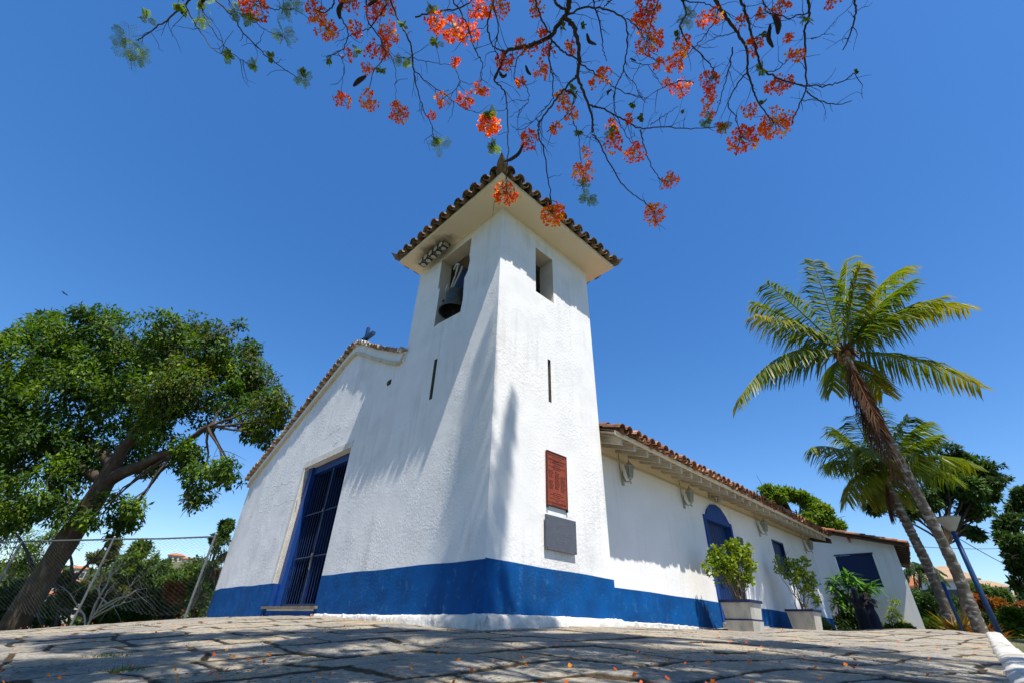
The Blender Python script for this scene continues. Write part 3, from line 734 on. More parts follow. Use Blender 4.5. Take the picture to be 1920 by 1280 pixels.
# wall lanterns
LM = mat('grimy white lantern metal', (0.46,0.44,0.37), (0.30,0.28,0.22), scale=25, rough=0.6)
GL = mat('dusty glass', (0.30,0.31,0.28), (0.22,0.23,0.20), scale=12, rough=0.3, spec=0.5)
def lantern(y, label):
    t = bthing('wall_lantern', (NW,y,2.93), label, 'lantern', 'lanterns along the nave wall')
    q = MB(); q.lathe([(0.001,0.0),(0.05,0.0),(0.05,0.02),(0.001,0.03)], (0,0,-0.13), 12, axis=0); q.prism([(0.0,-0.04,-0.26),(0.0,0.04,-0.26),(0.0,0.05,-0.05),(0.0,0.0,0.02),(0.0,-0.05,-0.05)], (0.02,0,0)); q.build('wall_plate', LM, t)
    q = MB(); q.tube([(0.02,0,-0.10),(0.06,0,-0.17),(0.12,0,-0.20),(0.18,0,-0.195),(0.20,0,-0.16)], 0.013, 8); q.tube([(0.02,0,0.06),(0.025,0,-0.05),(0.07,0,-0.14),(0.10,0,-0.19)], 0.011, 8); q.lathe([(0.001,-0.26),(0.012,-0.25),(0.018,-0.22),(0.010,-0.2)], (0.20,0,0), 8); q.build('arm', LM, t)
    c = (0.20,0,0)
    q = MB(); q.lathe([(0.025,-0.16),(0.055,-0.13),(0.06,-0.12)], c, 6); q.lathe([(0.115,0.10),(0.12,0.115),(0.105,0.125),(0.02,0.22),(0.012,0.26),(0.001,0.27)], c, 6)
    for k in range(6):
        a = k*math.pi/3; q.tube([(c[0]+0.056*math.cos(a),0.056*math.sin(a),-0.125),(c[0]+0.100*math.cos(a),0.100*math.sin(a),0.105)], 0.007, 4)
    q.build('cage', LM, t)
    q = MB(); q.lathe([(0.05,-0.12),(0.094,0.10)], c, 6); q.build('glass', GL, t)
    q = MB(); q.tube([(0.012,-0.05,-0.06),(0.012,-0.07,0.10),(0.012,-0.085,0.42)], 0.010, 6); q.build('conduit', LM, t)
    return t
lantern(4.17, 'white wall lantern nearest the bell tower, under the nave eave')
lantern(6.79, 'white wall lantern under the eave midway between the tower and the arched side door')
lantern(11.41, 'white wall lantern between the arched side door and the small square window')
lantern(15.52, 'white wall lantern at the far end of the nave wall beyond the small square window')
fl = bthing('floodlight', (NW,8.48,3.22), 'white floodlight with brackets above the arched side door', 'floodlight')
q = MB(); q.lathe([(0.001,0),(0.07,0.0),(0.08,0.02),(0.08,0.20),(0.06,0.22),(0.001,0.23)], (0.16,0.15,-0.08), 16); q.build('lamp_head', M['grey_paint'], fl)
q = MB(); q.box(0,0.05,-0.22,0.1,-0.05,0.06); q.tube([(0.05,-0.1,0),(0.16,0.0,0.02),(0.17,0.12,0.02)], 0.018, 6); q.tube([(0.03,-0.2,0.05),(0.05,-0.22,0.25)], 0.012, 6); q.build('bracket', LM, fl)

# ================================================================ ANNEX
AN = (0.0,20.3,0.0)
annex = thing('annex_house', B2W((0,20.3,0)), 'low white annex behind the chapel with a dark blue shutter and tiled roof', 'house', BROT)
def az_local(deg):   # a world azimuth as a direction in the building frame
    w = np.array([math.sin(math.radians(deg)), math.cos(math.radians(deg)), 0]); return np.array([w@BX, w@BY, 0])
rdv = az_local(37.6)
xr = 1.36; P0 = np.array([xr,0,0]); P1 = P0+rdv*7; 
ztop = lambda x: 3.47 + (xr-x)*0.285
q = MB(); AW = (-0.78,0.55,2.0,3.15)
AP = lambda a, b: (a,0,b)
wall_cells(q, [-6,-3,0,xr], [-0.5,1.0,3.4], [AW], AP)
xs = [-6,-3,0,xr]
for a, b in zip(xs[:-1],xs[1:]): q.add([AP(a,3.4),AP(b,3.4),AP(b,ztop(b)),AP(a,ztop(a))], [(0,1,2,3)])
q.add([P0+(0,0,-0.5),P1+(0,0,-0.5),P1+(0,0,3.47),P0+(0,0,3.47)], [(0,1,2,3)])
q.add([(-6,0,-0.5),(-6,7,-0.5),(-6,7,ztop(-6)),(-6,0,ztop(-6))], [(3,2,1,0)])
q.build('wall', M['plaster_smooth'], annex)
q = MB(); q.box(AW[0]-0.03,AW[1]+0.03,-0.03,0.0,AW[3],AW[3]+0.05); q.box(AW[0],AW[1]+0.02,-0.03,0.02,AW[2]-0.04,AW[2]); q.box(AW[0],AW[1],0.02,0.05,AW[2],AW[3])
sht = q.build('shutter', mat('navy blue shutter', (0.004,0.018,0.085), (0.003,0.014,0.065), scale=4, rough=0.6), annex)
q = MB()
U = np.array([1,0,-0.285]); U /= np.linalg.norm(U)
oe = np.array([xr+0.42,-0.16,ztop(xr+0.42)+0.06])
# roof deck
A_ = [np.array([xr+0.42,-0.40,ztop(xr+0.42)]), np.array([-6.3,-0.40,ztop(-6.3)]), np.array([-6.3,7.2,ztop(-6.3)]), P1+rdv*0.2+np.array([0.42,0,ztop(xr+0.42)])]
dk = MB(); dk.add(A_, [(0,3,2,1)]); dk.add([p-np.array([0,0,0.06]) for p in A_], [(0,1,2,3)])
dk.add([A_[0],A_[3],A_[3]-(0,0,0.06),A_[0]-(0,0,0.06)], [(0,1,2,3)]); dk.add([A_[0],A_[1],A_[1]-(0,0,0.06),A_[0]-(0,0,0.06)], [(0,1,2,3)])
dk.build('roof_boards', M['dark_wood'], annex)
# tile courses run down to the right eave; from the front one sees their long sides
n_cols = 36
Vs = -U
tf = MB()
for i in range(n_cols):
    yy = -0.38+i*0.2; off = rdv*(yy)/max(rdv[1],0.3); x_e = xr+0.47+off[0]
    O = np.array([x_e, yy, ztop(xr+0.47)+0.02]); Ncol = np.array([0.285,0,1.0]); Ncol /= np.linalg.norm(Ncol)
    nc = 21 if i < 3 else 10
    for j in range(nc):
        for kd in (0,1):
            a = O + Vs*(j*0.34+random.uniform(-0.02,0.02)) + Ncol*(0.05 if kd == 0 else 0.07) + np.array([0,0.1*kd+random.uniform(-0.012,0.012),0]) + Ncol*random.uniform(-0.008,0.008)
            arc_tile(tf, a, a+Vs*0.41-Ncol*0.02, 0.085, 0.07, Ncol, random.random(), concave=(kd == 1), inner=(j < 2 or i < 1), seg=6)
tf.build('roof_tiles', M['red_tile'], annex)
q = MB()
for i in range(9):
    p = P0 + rdv*(0.15+i*0.6); q.obox(p+np.array([0.18,0,3.36]), (0.28,0,-0.07), (0,0.04,0), (0,0,0.06))
q.build('rafter', M['dark_wood'], annex)
al = thing('bulkhead_lamp', B2W((-0.05,20.18,3.72)), 'small red and white lamp fixed under the annex eave', 'lamp', BROT)
q = MB(); q.lathe([(0.001,0.12),(0.05,0.11),(0.06,0.05),(0.05,0.0)], (0,0,0), 12); q.build('lamp_cap', mat('red enamel', (0.5,0.03,0.02), (0.4,0.02,0.02), rough=0.4), al)
q = MB(); q.lathe([(0.045,0.0),(0.05,-0.08),(0.03,-0.12),(0.001,-0.13)], (0,0,0), 12); q.tube([(0,0.1,0.1),(0,0,0.1)], 0.015, 6); q.build('lamp_glass', GL, al)
# ================================================================ GROUND
_cp = np.array([(0,-6,-0.75),(-6,-4,-0.8),(6,-4,-0.6),(0,0,-0.34),(0.06,2.6,-0.20),(-0.22,6.5,-0.02),(-3.6,9.3,0.05),(-8.25,15.1,0.0),(-8.5,14.5,-0.06),(-12.5,15.9,-0.37),
 (-11.7,13,-0.52),(-2.8,3.2,-0.36),(-6,7,-0.25),(1.8,8.4,0.10),(6,12,0.24),(11.5,18.0,0.29),(14,20,0.22),(12.7,14,0.25),(3.2,3.5,-0.155),(17,21,0.33),(8,9,0.06),
 (5.0,11.3,0.15),(8.1,14.2,0.21),(13.1,14,0.05),(-14,8,-0.9),(-16,16,-0.9),(10,5,-0.15),(16,13,0.0),(22,22,0.3),(-4,20,0.1),(5,24,0.2)], float)
def _tps(cp):
    n = len(cp); d = np.linalg.norm(cp[:,None,:2]-cp[None,:,:2],axis=2); K = np.where(d>0, d*d*np.log(d+1e-9), 0)+np.eye(n)*0.02
    P = np.concatenate([np.ones((n,1)), cp[:,:2]],1); A = np.block([[K,P],[P.T,np.zeros((3,3))]])
    return np.linalg.solve(A, np.concatenate([cp[:,2],np.zeros(3)]))
_w = _tps(_cp)
def near_h(x, y):
    x, y = np.asarray(x,float), np.asarray(y,float); s = _w[-3]+_w[-2]*x+_w[-1]*y
    for c, w_ in zip(_cp, _w[:-3]):
        d2 = (x-c[0])**2+(y-c[1])**2; s = s + w_*0.5*d2*np.log(d2+1e-12)
    return s
def far_h(x, y):
    R = np.hypot(x,y); az = np.degrees(np.arctan2(x,y))
    # left: a valley, then the wooded hill; right: gently rising gardens
    left = sstep(-az, -5, 20)
    vz = -1.0 - 7*sstep(R, 14, 45)
    px = az+33.0
    ridge = 15.0 + 8.5*np.exp(-((az+31.5)/3.2)**2) - 3*sstep(-az, 38, 55)
    hl = vz + (ridge-vz)*sstep(R, 110, 300) - 10*sstep(R, 330, 600)
    hr = 0.2 + 0.02*(np.clip(R,14,400)-14) + 3.0*sstep(R,45,90)
    return hl*left + hr*(1-left)
def ground_h(x, y):
    x, y = np.asarray(x,float), np.asarray(y,float)
    R = np.hypot(x, y-8); t = sstep(R, 13.0, 22.0)
    # the terrace ends sooner on the left
    t = np.maximum(t, sstep(-(x+13.2), -0.2, 3.0))
    xx, yy = np.clip(x,-18,24), np.clip(y,-8,26)
    return near_h(xx,yy)*(1-t) + far_h(x,y)*t
gm = mat('lawn and soil', (0.060,0.085,0.022), (0.12,0.10,0.05), scale=1.2, rough=0.95, bump=0.03, bscale=12, c3=(0.16,0.13,0.08), s3=0.5, t3=(0.5,0.7))
nr_, na_ = 260, 360
Rr = np.concatenate([[0.0], np.geomspace(0.6, 900, nr_)]); Aa = np.linspace(0,2*np.pi,na_,endpoint=False)
X = Rr[:,None]*np.sin(Aa); Y = Rr[:,None]*np.cos(Aa)
Zg = ground_h(X,Y); Zg = Zg - 0.09*sstep(-np.hypot(X,Y), -22, -18) + fbm(np.stack([X*0.05,Y*0.05,0*X],-1),3)*sstep(np.hypot(X,Y),40,120)*1.2
V_ = np.stack([X,Y,Zg],-1).reshape(-1,3); idx = np.arange(len(V_)).reshape(len(Rr),na_); nx = np.roll(idx,-1,axis=1)
F_ = np.stack([idx[:-1],nx[:-1],nx[1:],idx[1:]],-1).reshape(-1,4)[:, ::-1]
tag(fast_mesh('ground', V_, F_, gm, smooth=True), kind='structure')

# ---- stone paving: irregular slabs in warped rows
KA, KB = np.array([2.05,2.2]), np.array([12.55,13.7])       # line of the white kerb
def kerb_side(x, y):
    d = KB-KA; return ((x-KA[0])*d[1]-(y-KA[1])*d[0])/np.linalg.norm(d)      # >0 on the right
nR, nA = 760, 1150
Rr = np.geomspace(1.35, 26, nR); Aa = np.radians(np.linspace(-62,62,nA))
X = Rr[:,None]*np.sin(Aa); Y = Rr[:,None]*np.cos(Aa)
wx = X + 0.10*vnoise(np.stack([X*1.1,Y*1.1,0*X+3],-1)) + 0.05*vnoise(np.stack([X*3,Y*3,0*X+5],-1)) + 0.006*vnoise(np.stack([X*16,Y*16,0*X+2],-1))
wy = Y + 0.10*vnoise(np.stack([X*1.1,Y*1.1,0*X+9],-1)) + 0.05*vnoise(np.stack([X*3,Y*3,0*X+11],-1)) + 0.006*vnoise(np.stack([X*16,Y*16,0*X+8],-1))
th = math.radians(38)
p_ = wx*math.cos(th)+wy*math.sin(th); q_ = -wx*math.sin(th)+wy*math.cos(th)
rowb = [-40.0]
while rowb[-1] < 40: rowb.append(rowb[-1]+random.uniform(0.42,0.70))
rowb = np.array(rowb); ri = np.searchsorted(rowb, q_)-1
dq = np.minimum(q_-rowb[ri], rowb[ri+1]-q_); dp = np.zeros_like(dq); sid = np.zeros_like(dq); cxm = np.zeros_like(dq)
for k in np.unique(ri):
    mk = ri == k; cb = [-45.0+random.uniform(0,0.8)]
    while cb[-1] < 45: cb.append(cb[-1]+random.uniform(0.40,1.05))
    cb = np.array(cb); pk = p_[mk] + 0.12*(q_[mk]-rowb[k])*random.uniform(-1,1)
    ci = np.searchsorted(cb, pk)-1; dp[mk] = np.minimum(pk-cb[ci], cb[ci+1]-pk)
    sid[mk] = ((k*7919+ci*104729) % 10007)/10007.0; cxm[mk] = pk-(cb[ci]+cb[ci+1])/2
dist = np.minimum(dq, dp)
jw = 0.013 + 0.010*(0.5+0.5*vnoise(np.stack([X*2.2,Y*2.2,0*X+21],-1)))
stone = sstep(dist, jw*0.6, jw*1.3+0.010)
rnd2 = (sid*37.7) % 1.0; rnd3 = (sid*91.3) % 1.0
hst = 0.013*stone + (rnd2-0.5)*0.012*stone + cxm*(rnd3-0.5)*0.025*stone + (q_-(rowb[ri]+rowb[ri+1])/2)*(rnd2-0.5)*0.025*stone
hst += 0.006*fbm(np.stack([X*4,Y*4,0*X+1],-1),4)*stone + 0.0035*fbm(np.stack([X*28,Y*28,0*X+4],-1),3) + 0.010*fbm(np.stack([X*0.7,Y*0.7,0*X+14],-1),2)
Zp = ground_h(X,Y)+hst
ins = kerb_side(X,Y) < 0.02
Vp = np.stack([X,Y,Zp],-1)
bx_ = (X-C0[0])*BX[0]+(Y-C0[1])*BX[1]; by_ = (X-C0[0])*BY[0]+(Y-C0[1])*BY[1]
inside_b = (bx_ > -11.7) & (((bx_ < -0.15) & (by_ > 0.15) & (by_ < 2.7)) | ((bx_ < -0.65) & (by_ > 2.6) & (by_ < 16.2)))
left_ok = (X > -13.3) & (Y < 16.6) | (X > -4)
end_ok = by_ < 20.1
okv = ins & ~inside_b & left_ok & end_ok
idx = np.arange(X.size).reshape(X.shape)
F = np.stack([idx[:-1,:-1],idx[:-1,1:],idx[1:,1:],idx[1:,:-1]],-1); ok = okv[:-1,:-1]&okv[:-1,1:]&okv[1:,1:]&okv[1:,:-1]
F = F[ok][:, ::-1]
used = np.zeros(X.size, bool); used[F.ravel()] = True; remap = np.cumsum(used)-1
pm, n, l, b = new_mat('stone paving')
b.inputs['Roughness'].default_value = 0.85; b.inputs['Specular IOR Level'].default_value = 0.3
tc = n.new('ShaderNodeTexCoord')
def nnoise(sc, det=6, ro=0.6):
    q = n.new('ShaderNodeTexNoise'); q.inputs['Scale'].default_value = sc; q.inputs['Detail'].default_value = det; q.inputs['Roughness'].default_value = ro; l.new(tc.outputs['Object'], q.inputs['Vector']); return q.outputs[0]
def mixc(fac, A, B_, a=0, b_=1):
    mr = n.new('ShaderNodeMapRange'); mr.inputs['From Min'].default_value = a; mr.inputs['From Max'].default_value = b_; l.new(fac, mr.inputs['Value'])
    q = n.new('ShaderNodeMix'); q.data_type = 'RGBA'; l.new(mr.outputs[0], q.inputs['Factor'])
    for s_, k in ((A,'A'),(B_,'B')):
        if isinstance(s_, tuple): q.inputs[k].default_value = lin(s_)
        else: l.new(s_, q.inputs[k])
    return q.outputs['Result']
def attr(nm):
    q = n.new('ShaderNodeAttribute'); q.attribute_name = nm; return q.outputs['Fac']
base = mixc(attr('sid'), (0.335,0.305,0.25), (0.43,0.335,0.21), 0.45, 0.95)
base = mixc(attr('sid2'), base, (0.20,0.192,0.175), 0.5, 1.1)
c = mixc(nnoise(3.0), base, (0.44,0.35,0.22), 0.48, 0.74)
c = mixc(nnoise(38, 9, 0.75), c, (0.06,0.055,0.05), 0.44, 0.72)
c = mixc(nnoise(14, 8, 0.7), c, (0.50,0.47,0.42), 0.52, 0.80)
jc = mixc(nnoise(6), (0.085,0.052,0.026), (0.035,0.030,0.015), 0.4, 0.6)
c = mixc(nnoise(0.9), c, (0.36,0.29,0.18), 0.56, 0.72)
c = mixc(nnoise(2.2), c, (0.13,0.125,0.11), 0.56, 0.74)
c = mixc(attr('stone'), jc, c, 0.55, 0.98)
l.new(c, b.inputs['Base Color'])
bp_ = n.new('ShaderNodeBump'); bp_.inputs['Distance'].default_value = 1; bp_.inputs['Strength'].default_value = 1.0
mm = n.new('ShaderNodeMath'); mm.operation = 'MULTIPLY'; mm.inputs[1].default_value = 0.014; l.new(nnoise(55,8,0.65), mm.inputs[0]); l.new(mm.outputs[0], bp_.inputs['Height']); l.new(bp_.outputs[0], b.inputs['Normal'])
tag(fast_mesh('stone_paving', Vp.reshape(-1,3)[used], remap[F], pm, smooth=True,
    extra={'sid': sid.ravel()[used], 'sid2': rnd2.ravel()[used], 'stone': stone.ravel()[used]}), kind='structure')

# ---- white kerb
n_ = 700; s = np.linspace(0,1,n_); d = (KB-KA)/np.linalg.norm(KB-KA); nn = np.array([d[1],-d[0]])
prof = [(-0.02,-0.06),(0.0,0.035),(0.05,0.055),(0.15,0.055),(0.235,0.045),(0.26,0.0),(0.27,-0.30)]
vs = []
Pk = KA+(KB-KA)*s[:,None]
for o_, z_ in prof:
    q = Pk+nn*o_; zz = ground_h(Pk[:,0],Pk[:,1])+z_
    w_ = fbm(np.stack([q[:,0]*6,q[:,1]*6,0*s+o_*9],-1),4)
    vs.append(np.stack([q[:,0]+nn[0]*w_*0.03, q[:,1]+nn[1]*w_*0.03, zz+w_*0.022],-1))
vs = np.stack(vs,1); idx = np.arange(n_*len(prof)).reshape(n_,len(prof))
F = np.stack([idx[:-1,:-1],idx[1:,:-1],idx[1:,1:],idx[:-1,1:]],-1).reshape(-1,4)[:, ::-1]
tag(fast_mesh('kerb', vs.reshape(-1,3), F, mat('whitewashed kerb', (0.56,0.54,0.50), (0.42,0.40,0.36), scale=5, rough=0.9, bump=0.012, bscale=22, c3=(0.25,0.22,0.17), s3=3.5, t3=(0.50,0.62)), smooth=True), kind='structure')
# ================================================================ VEGETATION TOOLS
LEAF = {}
def leafmat(name, c1, c2, ramp, trans=0.35, rough=0.6, spec=0.25):
    LEAF[name] = mat(name, c1, c2, scale=3.0, rough=rough, rnd=ramp, trans=trans, spec=spec); return LEAF[name]
leafmat('broad leaf', (0.075,0.140,0.018), (0.045,0.090,0.014), [(0.25,0.32,0.45),(0.55,0.65,0.7),(1.2,1.2,0.8),(2.9,2.2,0.9)], 0.35, 0.6, 0.25)  # lime highlights and shaded crown depths are put into this leaf ramp
leafmat('olive leaf', (0.085,0.105,0.030), (0.055,0.075,0.020), [(0.6,0.7,0.6),(1.0,1.0,0.8),(1.5,1.3,0.8),(2.0,1.5,1.0)], 0.3)
leafmat('lime leaf', (0.13,0.20,0.020), (0.08,0.15,0.018), [(0.35,0.45,0.5),(0.8,0.9,0.8),(1.2,1.1,0.8),(1.7,1.4,0.9)], 0.35)
leafmat('dark leaf', (0.048,0.092,0.020), (0.032,0.062,0.015), [(0.5,0.6,0.6),(1.0,1.0,0.9),(1.7,1.7,1.0)], 0.25)
leafmat('bush leaf', (0.065,0.12,0.020), (0.045,0.085,0.018), [(0.4,0.5,0.5),(0.9,0.95,0.8),(1.3,1.25,0.8),(1.9,1.6,0.7)], 0.3)
leafmat('shrub leaf', (0.21,0.30,0.035), (0.14,0.22,0.03), [(0.4,0.5,0.5),(0.9,0.95,0.9),(1.2,1.1,0.8),(1.8,1.3,0.7)], 0.3, 0.4)
leafmat('rust leaf', (0.36,0.10,0.020), (0.24,0.07,0.02), [(0.4,0.5,0.4),(0.8,1.2,0.8),(1.2,0.9,0.8)], 0.3)
leafmat('ochre leaf', (0.36,0.26,0.05), (0.28,0.18,0.04), [(0.5,0.7,0.5),(1.0,1.0,0.9),(1.3,0.9,0.6)], 0.3)
leafmat('plume leaf', (0.13,0.26,0.05), (0.08,0.18,0.035), [(0.5,0.6,0.5),(0.9,1.0,0.9),(1.4,1.4,1.0)], 0.3, 0.35, 0.5)
leafmat('hill leaf', (0.055,0.085,0.022), (0.035,0.060,0.018), [(0.4,0.5,0.5),(0.9,0.95,0.8),(1.4,1.3,0.9),(1.8,1.5,1.0)], 0.2)
leafmat('feather leaf', (0.30,0.40,0.035), (0.20,0.30,0.03), [(0.6,0.7,0.6),(1.0,1.0,0.9),(1.5,1.4,0.8)], 0.45)
leafmat('palm leaf', (0.125,0.165,0.020), (0.075,0.12,0.018), [(0.4,0.55,0.6),(0.9,1.0,0.9),(1.5,1.35,0.9),(2.6,1.65,0.8)], 0.35, 0.42, 0.4)
leafmat('dry palm leaf', (0.15,0.075,0.035), (0.09,0.045,0.022), [(0.5,0.5,0.5),(1.0,1.0,0.9),(1.7,1.4,1.1)], 0.15)
M['bark'] = mat('brown bark', (0.085,0.058,0.036), (0.042,0.030,0.020), scale=6, rough=0.95, bump=0.02, bscale=18, stretch=(1,1,0.35), c3=(0.20,0.17,0.12), s3=3, t3=(0.55,0.75))
M['twig'] = mat('dark twig bark', (0.060,0.045,0.035), (0.10,0.08,0.06), scale=20, rough=0.9)
M['dead_twig'] = mat('bleached dead wood', (0.58,0.48,0.34), (0.40,0.33,0.24), scale=10, rough=0.9)
M['palm_bark'] = mat('ringed palm bark', (0.17,0.145,0.115), (0.09,0.072,0.055), scale=5, rough=0.95, bump=0.012, bscale=20, c3=(0.42,0.40,0.36), s3=4.5, t3=(0.52,0.64), stretch=(1,1,2.2))

def unit(v): return v/(np.linalg.norm(v, axis=-1, keepdims=True)+1e-9)
def leaves_mesh(name, P, D, N, ln, wd, m, parent=None, rnd=None, bend=0.12):
    """one quad (folded diamond) per leaf: P base, D direction, N normal"""
    n = len(P); D = unit(D); S = unit(np.cross(D, N)); N2 = np.cross(S, D)
    ln = np.broadcast_to(ln, (n,))[:,None]; wd = np.broadcast_to(wd, (n,))[:,None]
    a = P; b = P + D*ln*0.45 + S*wd*0.5 + N2*wd*0.12; c = P + D*ln - N2*ln*bend; d = P + D*ln*0.45 - S*wd*0.5 + N2*wd*0.12
    V = np.stack([a,b,c,d],1).reshape(-1,3); F = np.arange(4*n).reshape(n,4)
    return fast_mesh(name, V, F, m, parent, rnd=rng.random(n) if rnd is None else rnd)
def blob_points(cs, rs, n, flat=1.0, clump=1.1, thr=-0.12, fill=2.0, seed=0):
    cs, rs = np.asarray(cs,float), np.asarray(rs,float); w = rs**2; w /= w.sum()
    k = rng.choice(len(cs), size=n*3, p=w); d = unit(rng.normal(size=(n*3,3))); rr = rng.random(n*3)**(1/fill)
    P = cs[k] + d*(rs[k]*rr)[:,None]*np.array([1,1,flat])
    q = fbm(P*clump+seed, 2); mk = q > thr; P, d, k, q = P[mk][:n], d[mk][:n], k[mk][:n], q[mk][:n]
    return P, d, k, q
def crown(name, cs, rs, n, ln, wd, m, parent, hang=0.3, clump=1.1, thr=-0.12, flat=0.9, tone=0.5, fill=2.2):
    P, d, k, q = blob_points(cs, rs, n, flat, clump, thr, fill)
    nn = len(P)
    # leaves come in tufts: several share a base and fan out
    D = unit(d*0.6 + rng.normal(size=(nn,3))*0.8 + np.array([0,0,-hang])); N = unit(np.array([0,0,1.0]) + d*0.6 + rng.normal(size=(nn,3))*0.5)
    r_ = np.clip(0.45 + q*0.9 + rng.normal(size=nn)*0.20, 0, 1)
    return leaves_mesh(name, P, D, N, ln*(0.7+0.6*rng.random(nn)), wd*(0.7+0.6*rng.random(nn)), m, parent, r_)
def limb(mb, a, b, r0, r1, sag=0.1, wig=0.08, n=9, sides=7):
    a, b = np.asarray(a,float), np.asarray(b,float); t = np.linspace(0,1,n)[:,None]; L = np.linalg.norm(b-a)
    p = a+(b-a)*t + np.array([0,0,1])*np.sin(t*np.pi)*sag*L
    w = rng.normal(size=(n,3))*wig*L*0.25; w[0] = w[-1] = 0; w = (w+np.roll(w,1,0))/2; w[0] = 0
    p = p+w; mb.tube(p, np.linspace(r0,r1,n), sides, cap=False); return p
def px_blobs(lst, y, jit=0.0):
    cs, rs = [], []
    for u_, v_, r_ in lst:
        yy = y + random.uniform(-jit,jit); c = at(u_,v_,yy); cs.append(c); e = np.linalg.norm(at(u_+r_,v_,yy)-c); e2 = np.linalg.norm(at(u_,v_+r_,yy)-c); rs.append(min(e,e2)*0.95)
    return np.array(cs), np.array(rs)
def branches_to(mb, origin, cs, rs, r0, forks=None, sag=0.08, twigs=4, sides=6):
    origin = np.asarray(origin,float)
    for c, r_ in zip(cs, rs):
        src = origin if forks is None else min(forks, key=lambda q: np.linalg.norm(q-c))
        L = np.linalg.norm(c-src)
        p = limb(mb, src, c, r0, r0*0.3, sag, 0.10, 9, sides)
        for t in range(twigs):
            i = random.randint(4,8); e = c + rng.normal(size=3)*r_*0.55; limb(mb, p[i], e, r0*0.3, r0*0.08, 0.02, 0.12, 6, 5)

# ================================================================ BIG TREE ON THE LEFT
big = thing('tree', at(12,1200,18.5), 'large leafy tree with a leaning brown trunk behind the wire fence left of the chapel', 'tree')
bl = big.location; off = np.array(bl)
def local(p, o_): return np.asarray(p,float)-np.array(o_)
tb = MB()
tp = np.array([at(-8,1235,18.6), at(30,1165,18.5), at(80,1085,18.3), at(130,1005,18.0), at(172,945,17.8), at(196,905,17.6), at(215,870,17.5)])
tp = np.array([tp[0]+(tp[0]-tp[1])*0.8]+list(tp))
ts = np.linspace(0,1,40); tt = np.linspace(0,1,len(tp)); tps = np.stack([np.interp(ts,tt,tp[:,k]) for k in range(3)],1)
for _ in range(4): tps[1:-1] = (tps[:-2]+tps[1:-1]*2+tps[2:])/4
tb.tube(tps-off, np.linspace(0.44,0.30,40)+0.03*fbm(tps*2,2), 14, cap=False)
fk0 = tp[-1]
f1 = at(330,845,17.0); f2 = at(150,820,18.5); f3 = at(280,770,17.0); f4 = at(390,800,16.6); f5 = at(70,840,18.6); f6 = at(320,700,17.2)
limb(tb, tp[-2]-off, f1-off, 0.26, 0.15, 0.04, 0.06); limb(tb, fk0-off, f2-off, 0.27, 0.14, 0.03); limb(tb, fk0-off, f3-off, 0.24, 0.13, 0.05)
limb(tb, f1-off, f4-off, 0.13, 0.09, 0.06); limb(tb, tp[-2]-off, f5-off, 0.22, 0.12, 0.04); limb(tb, f3-off, f6-off, 0.13, 0.07)
BL = [(45,690,75),(20,780,85),(55,640,40),(120,640,70),(140,720,90),(190,610,45),(230,650,75),(300,620,48),(340,660,70),(400,640,45),(430,690,60),(470,720,55),(510,760,38),(530,790,24),(330,730,75),(240,740,90),
      (90,820,85),(20,880,60),(110,900,55),(170,850,60),(240,830,55),(300,800,50),(400,770,45),(440,745,40),(480,800,34),(500,820,22),(355,860,32),(385,890,40),(425,880,28),(375,930,30),(355,965,14),(440,900,18),
      (60,950,32),(200,950,34),(235,975,28),(170,975,22),(0,640,25),(-40,760,80),(-50,860,80),(90,600,25),(150,590,22),(370,605,25),(470,650,22),(450,610,14),(250,950,25),(120,955,34),(75,930,36),(300,858,26),(345,838,24),(275,880,20),(30,960,40),(215,1000,14)]
cs, rs = px_blobs(BL, 17.6, 1.2)
branches_to(tb, fk0-off, cs-off, rs, 0.055, [q-off for q in (f1,f2,f3,f4,f5,f6)], 0.05, 4)
tb.build('trunk', M['bark'], big, smooth=True)
crown('crown', cs-off, rs*1.05, 64000, 0.20, 0.085, LEAF['broad leaf'], big, hang=0.55, clump=1.5, thr=-0.10, fill=2.0)
crown('olive_foliage', cs[[9,10,11,12,13,24,25,14,8]]-off, rs[[9,10,11,12,13,24,25,14,8]]*1.04, 8000, 0.19, 0.07, LEAF['olive leaf'], big, hang=0.5, clump=1.6, thr=-0.05)  # olive leaves over the right side of the crown

def bush(label, blobs, y, n, ln, wd, lm, jit=1.0, stems=True, name='bush', cat='bush', group='bushes below the terrace beyond the fence', hang=0.1, clump=1.4, thr=-0.15, base_uv=None, zb=None, r0=0.05, fill=2.0):
    cs, rs = px_blobs(blobs, y, jit); c0 = cs.mean(0)
    gz = float(ground_h(c0[0],c0[1])) if zb is None else zb
    base = np.array([c0[0],c0[1],gz]) if base_uv is None else at(*base_uv)
    t = thing(name, base, label, cat, group=group)
    if stems:
        q = MB(); branches_to(q, np.zeros(3), cs-base, rs, r0, None, 0.03, 3, 5); q.build('stems', M['bark'], t, smooth=True)
    crown('foliage', cs-base, rs, n, ln, wd, lm, t, hang=hang, clump=clump, thr=thr, fill=fill)
    return t
G1 = 'trees and bushes beyond the wire fence'
bush('lacy pale green tree at the far left behind the big leaning trunk', [(20,940,35),(60,960,30),(10,1000,40),(90,1010,32),(40,1050,35),(130,1020,25),(-30,970,40)], 24, 9000, 0.16, 0.05, LEAF['lime leaf'], name='tree', cat='tree', group=G1, thr=0.0)
bush('dark green bush at the foot of the big leaning trunk', [(30,1130,50),(90,1150,40),(-20,1150,50),(130,1120,28)], 21, 6000, 0.18, 0.08, LEAF['dark leaf'], group=G1)
bush('bright green bush behind the fence right of the middle fence post', [(250,1060,30),(290,1075,32),(235,1100,32),(265,1030,20),(285,1110,30)], 26, 9000, 0.20, 0.08, LEAF['bush leaf'], group=G1, fill=2.0)
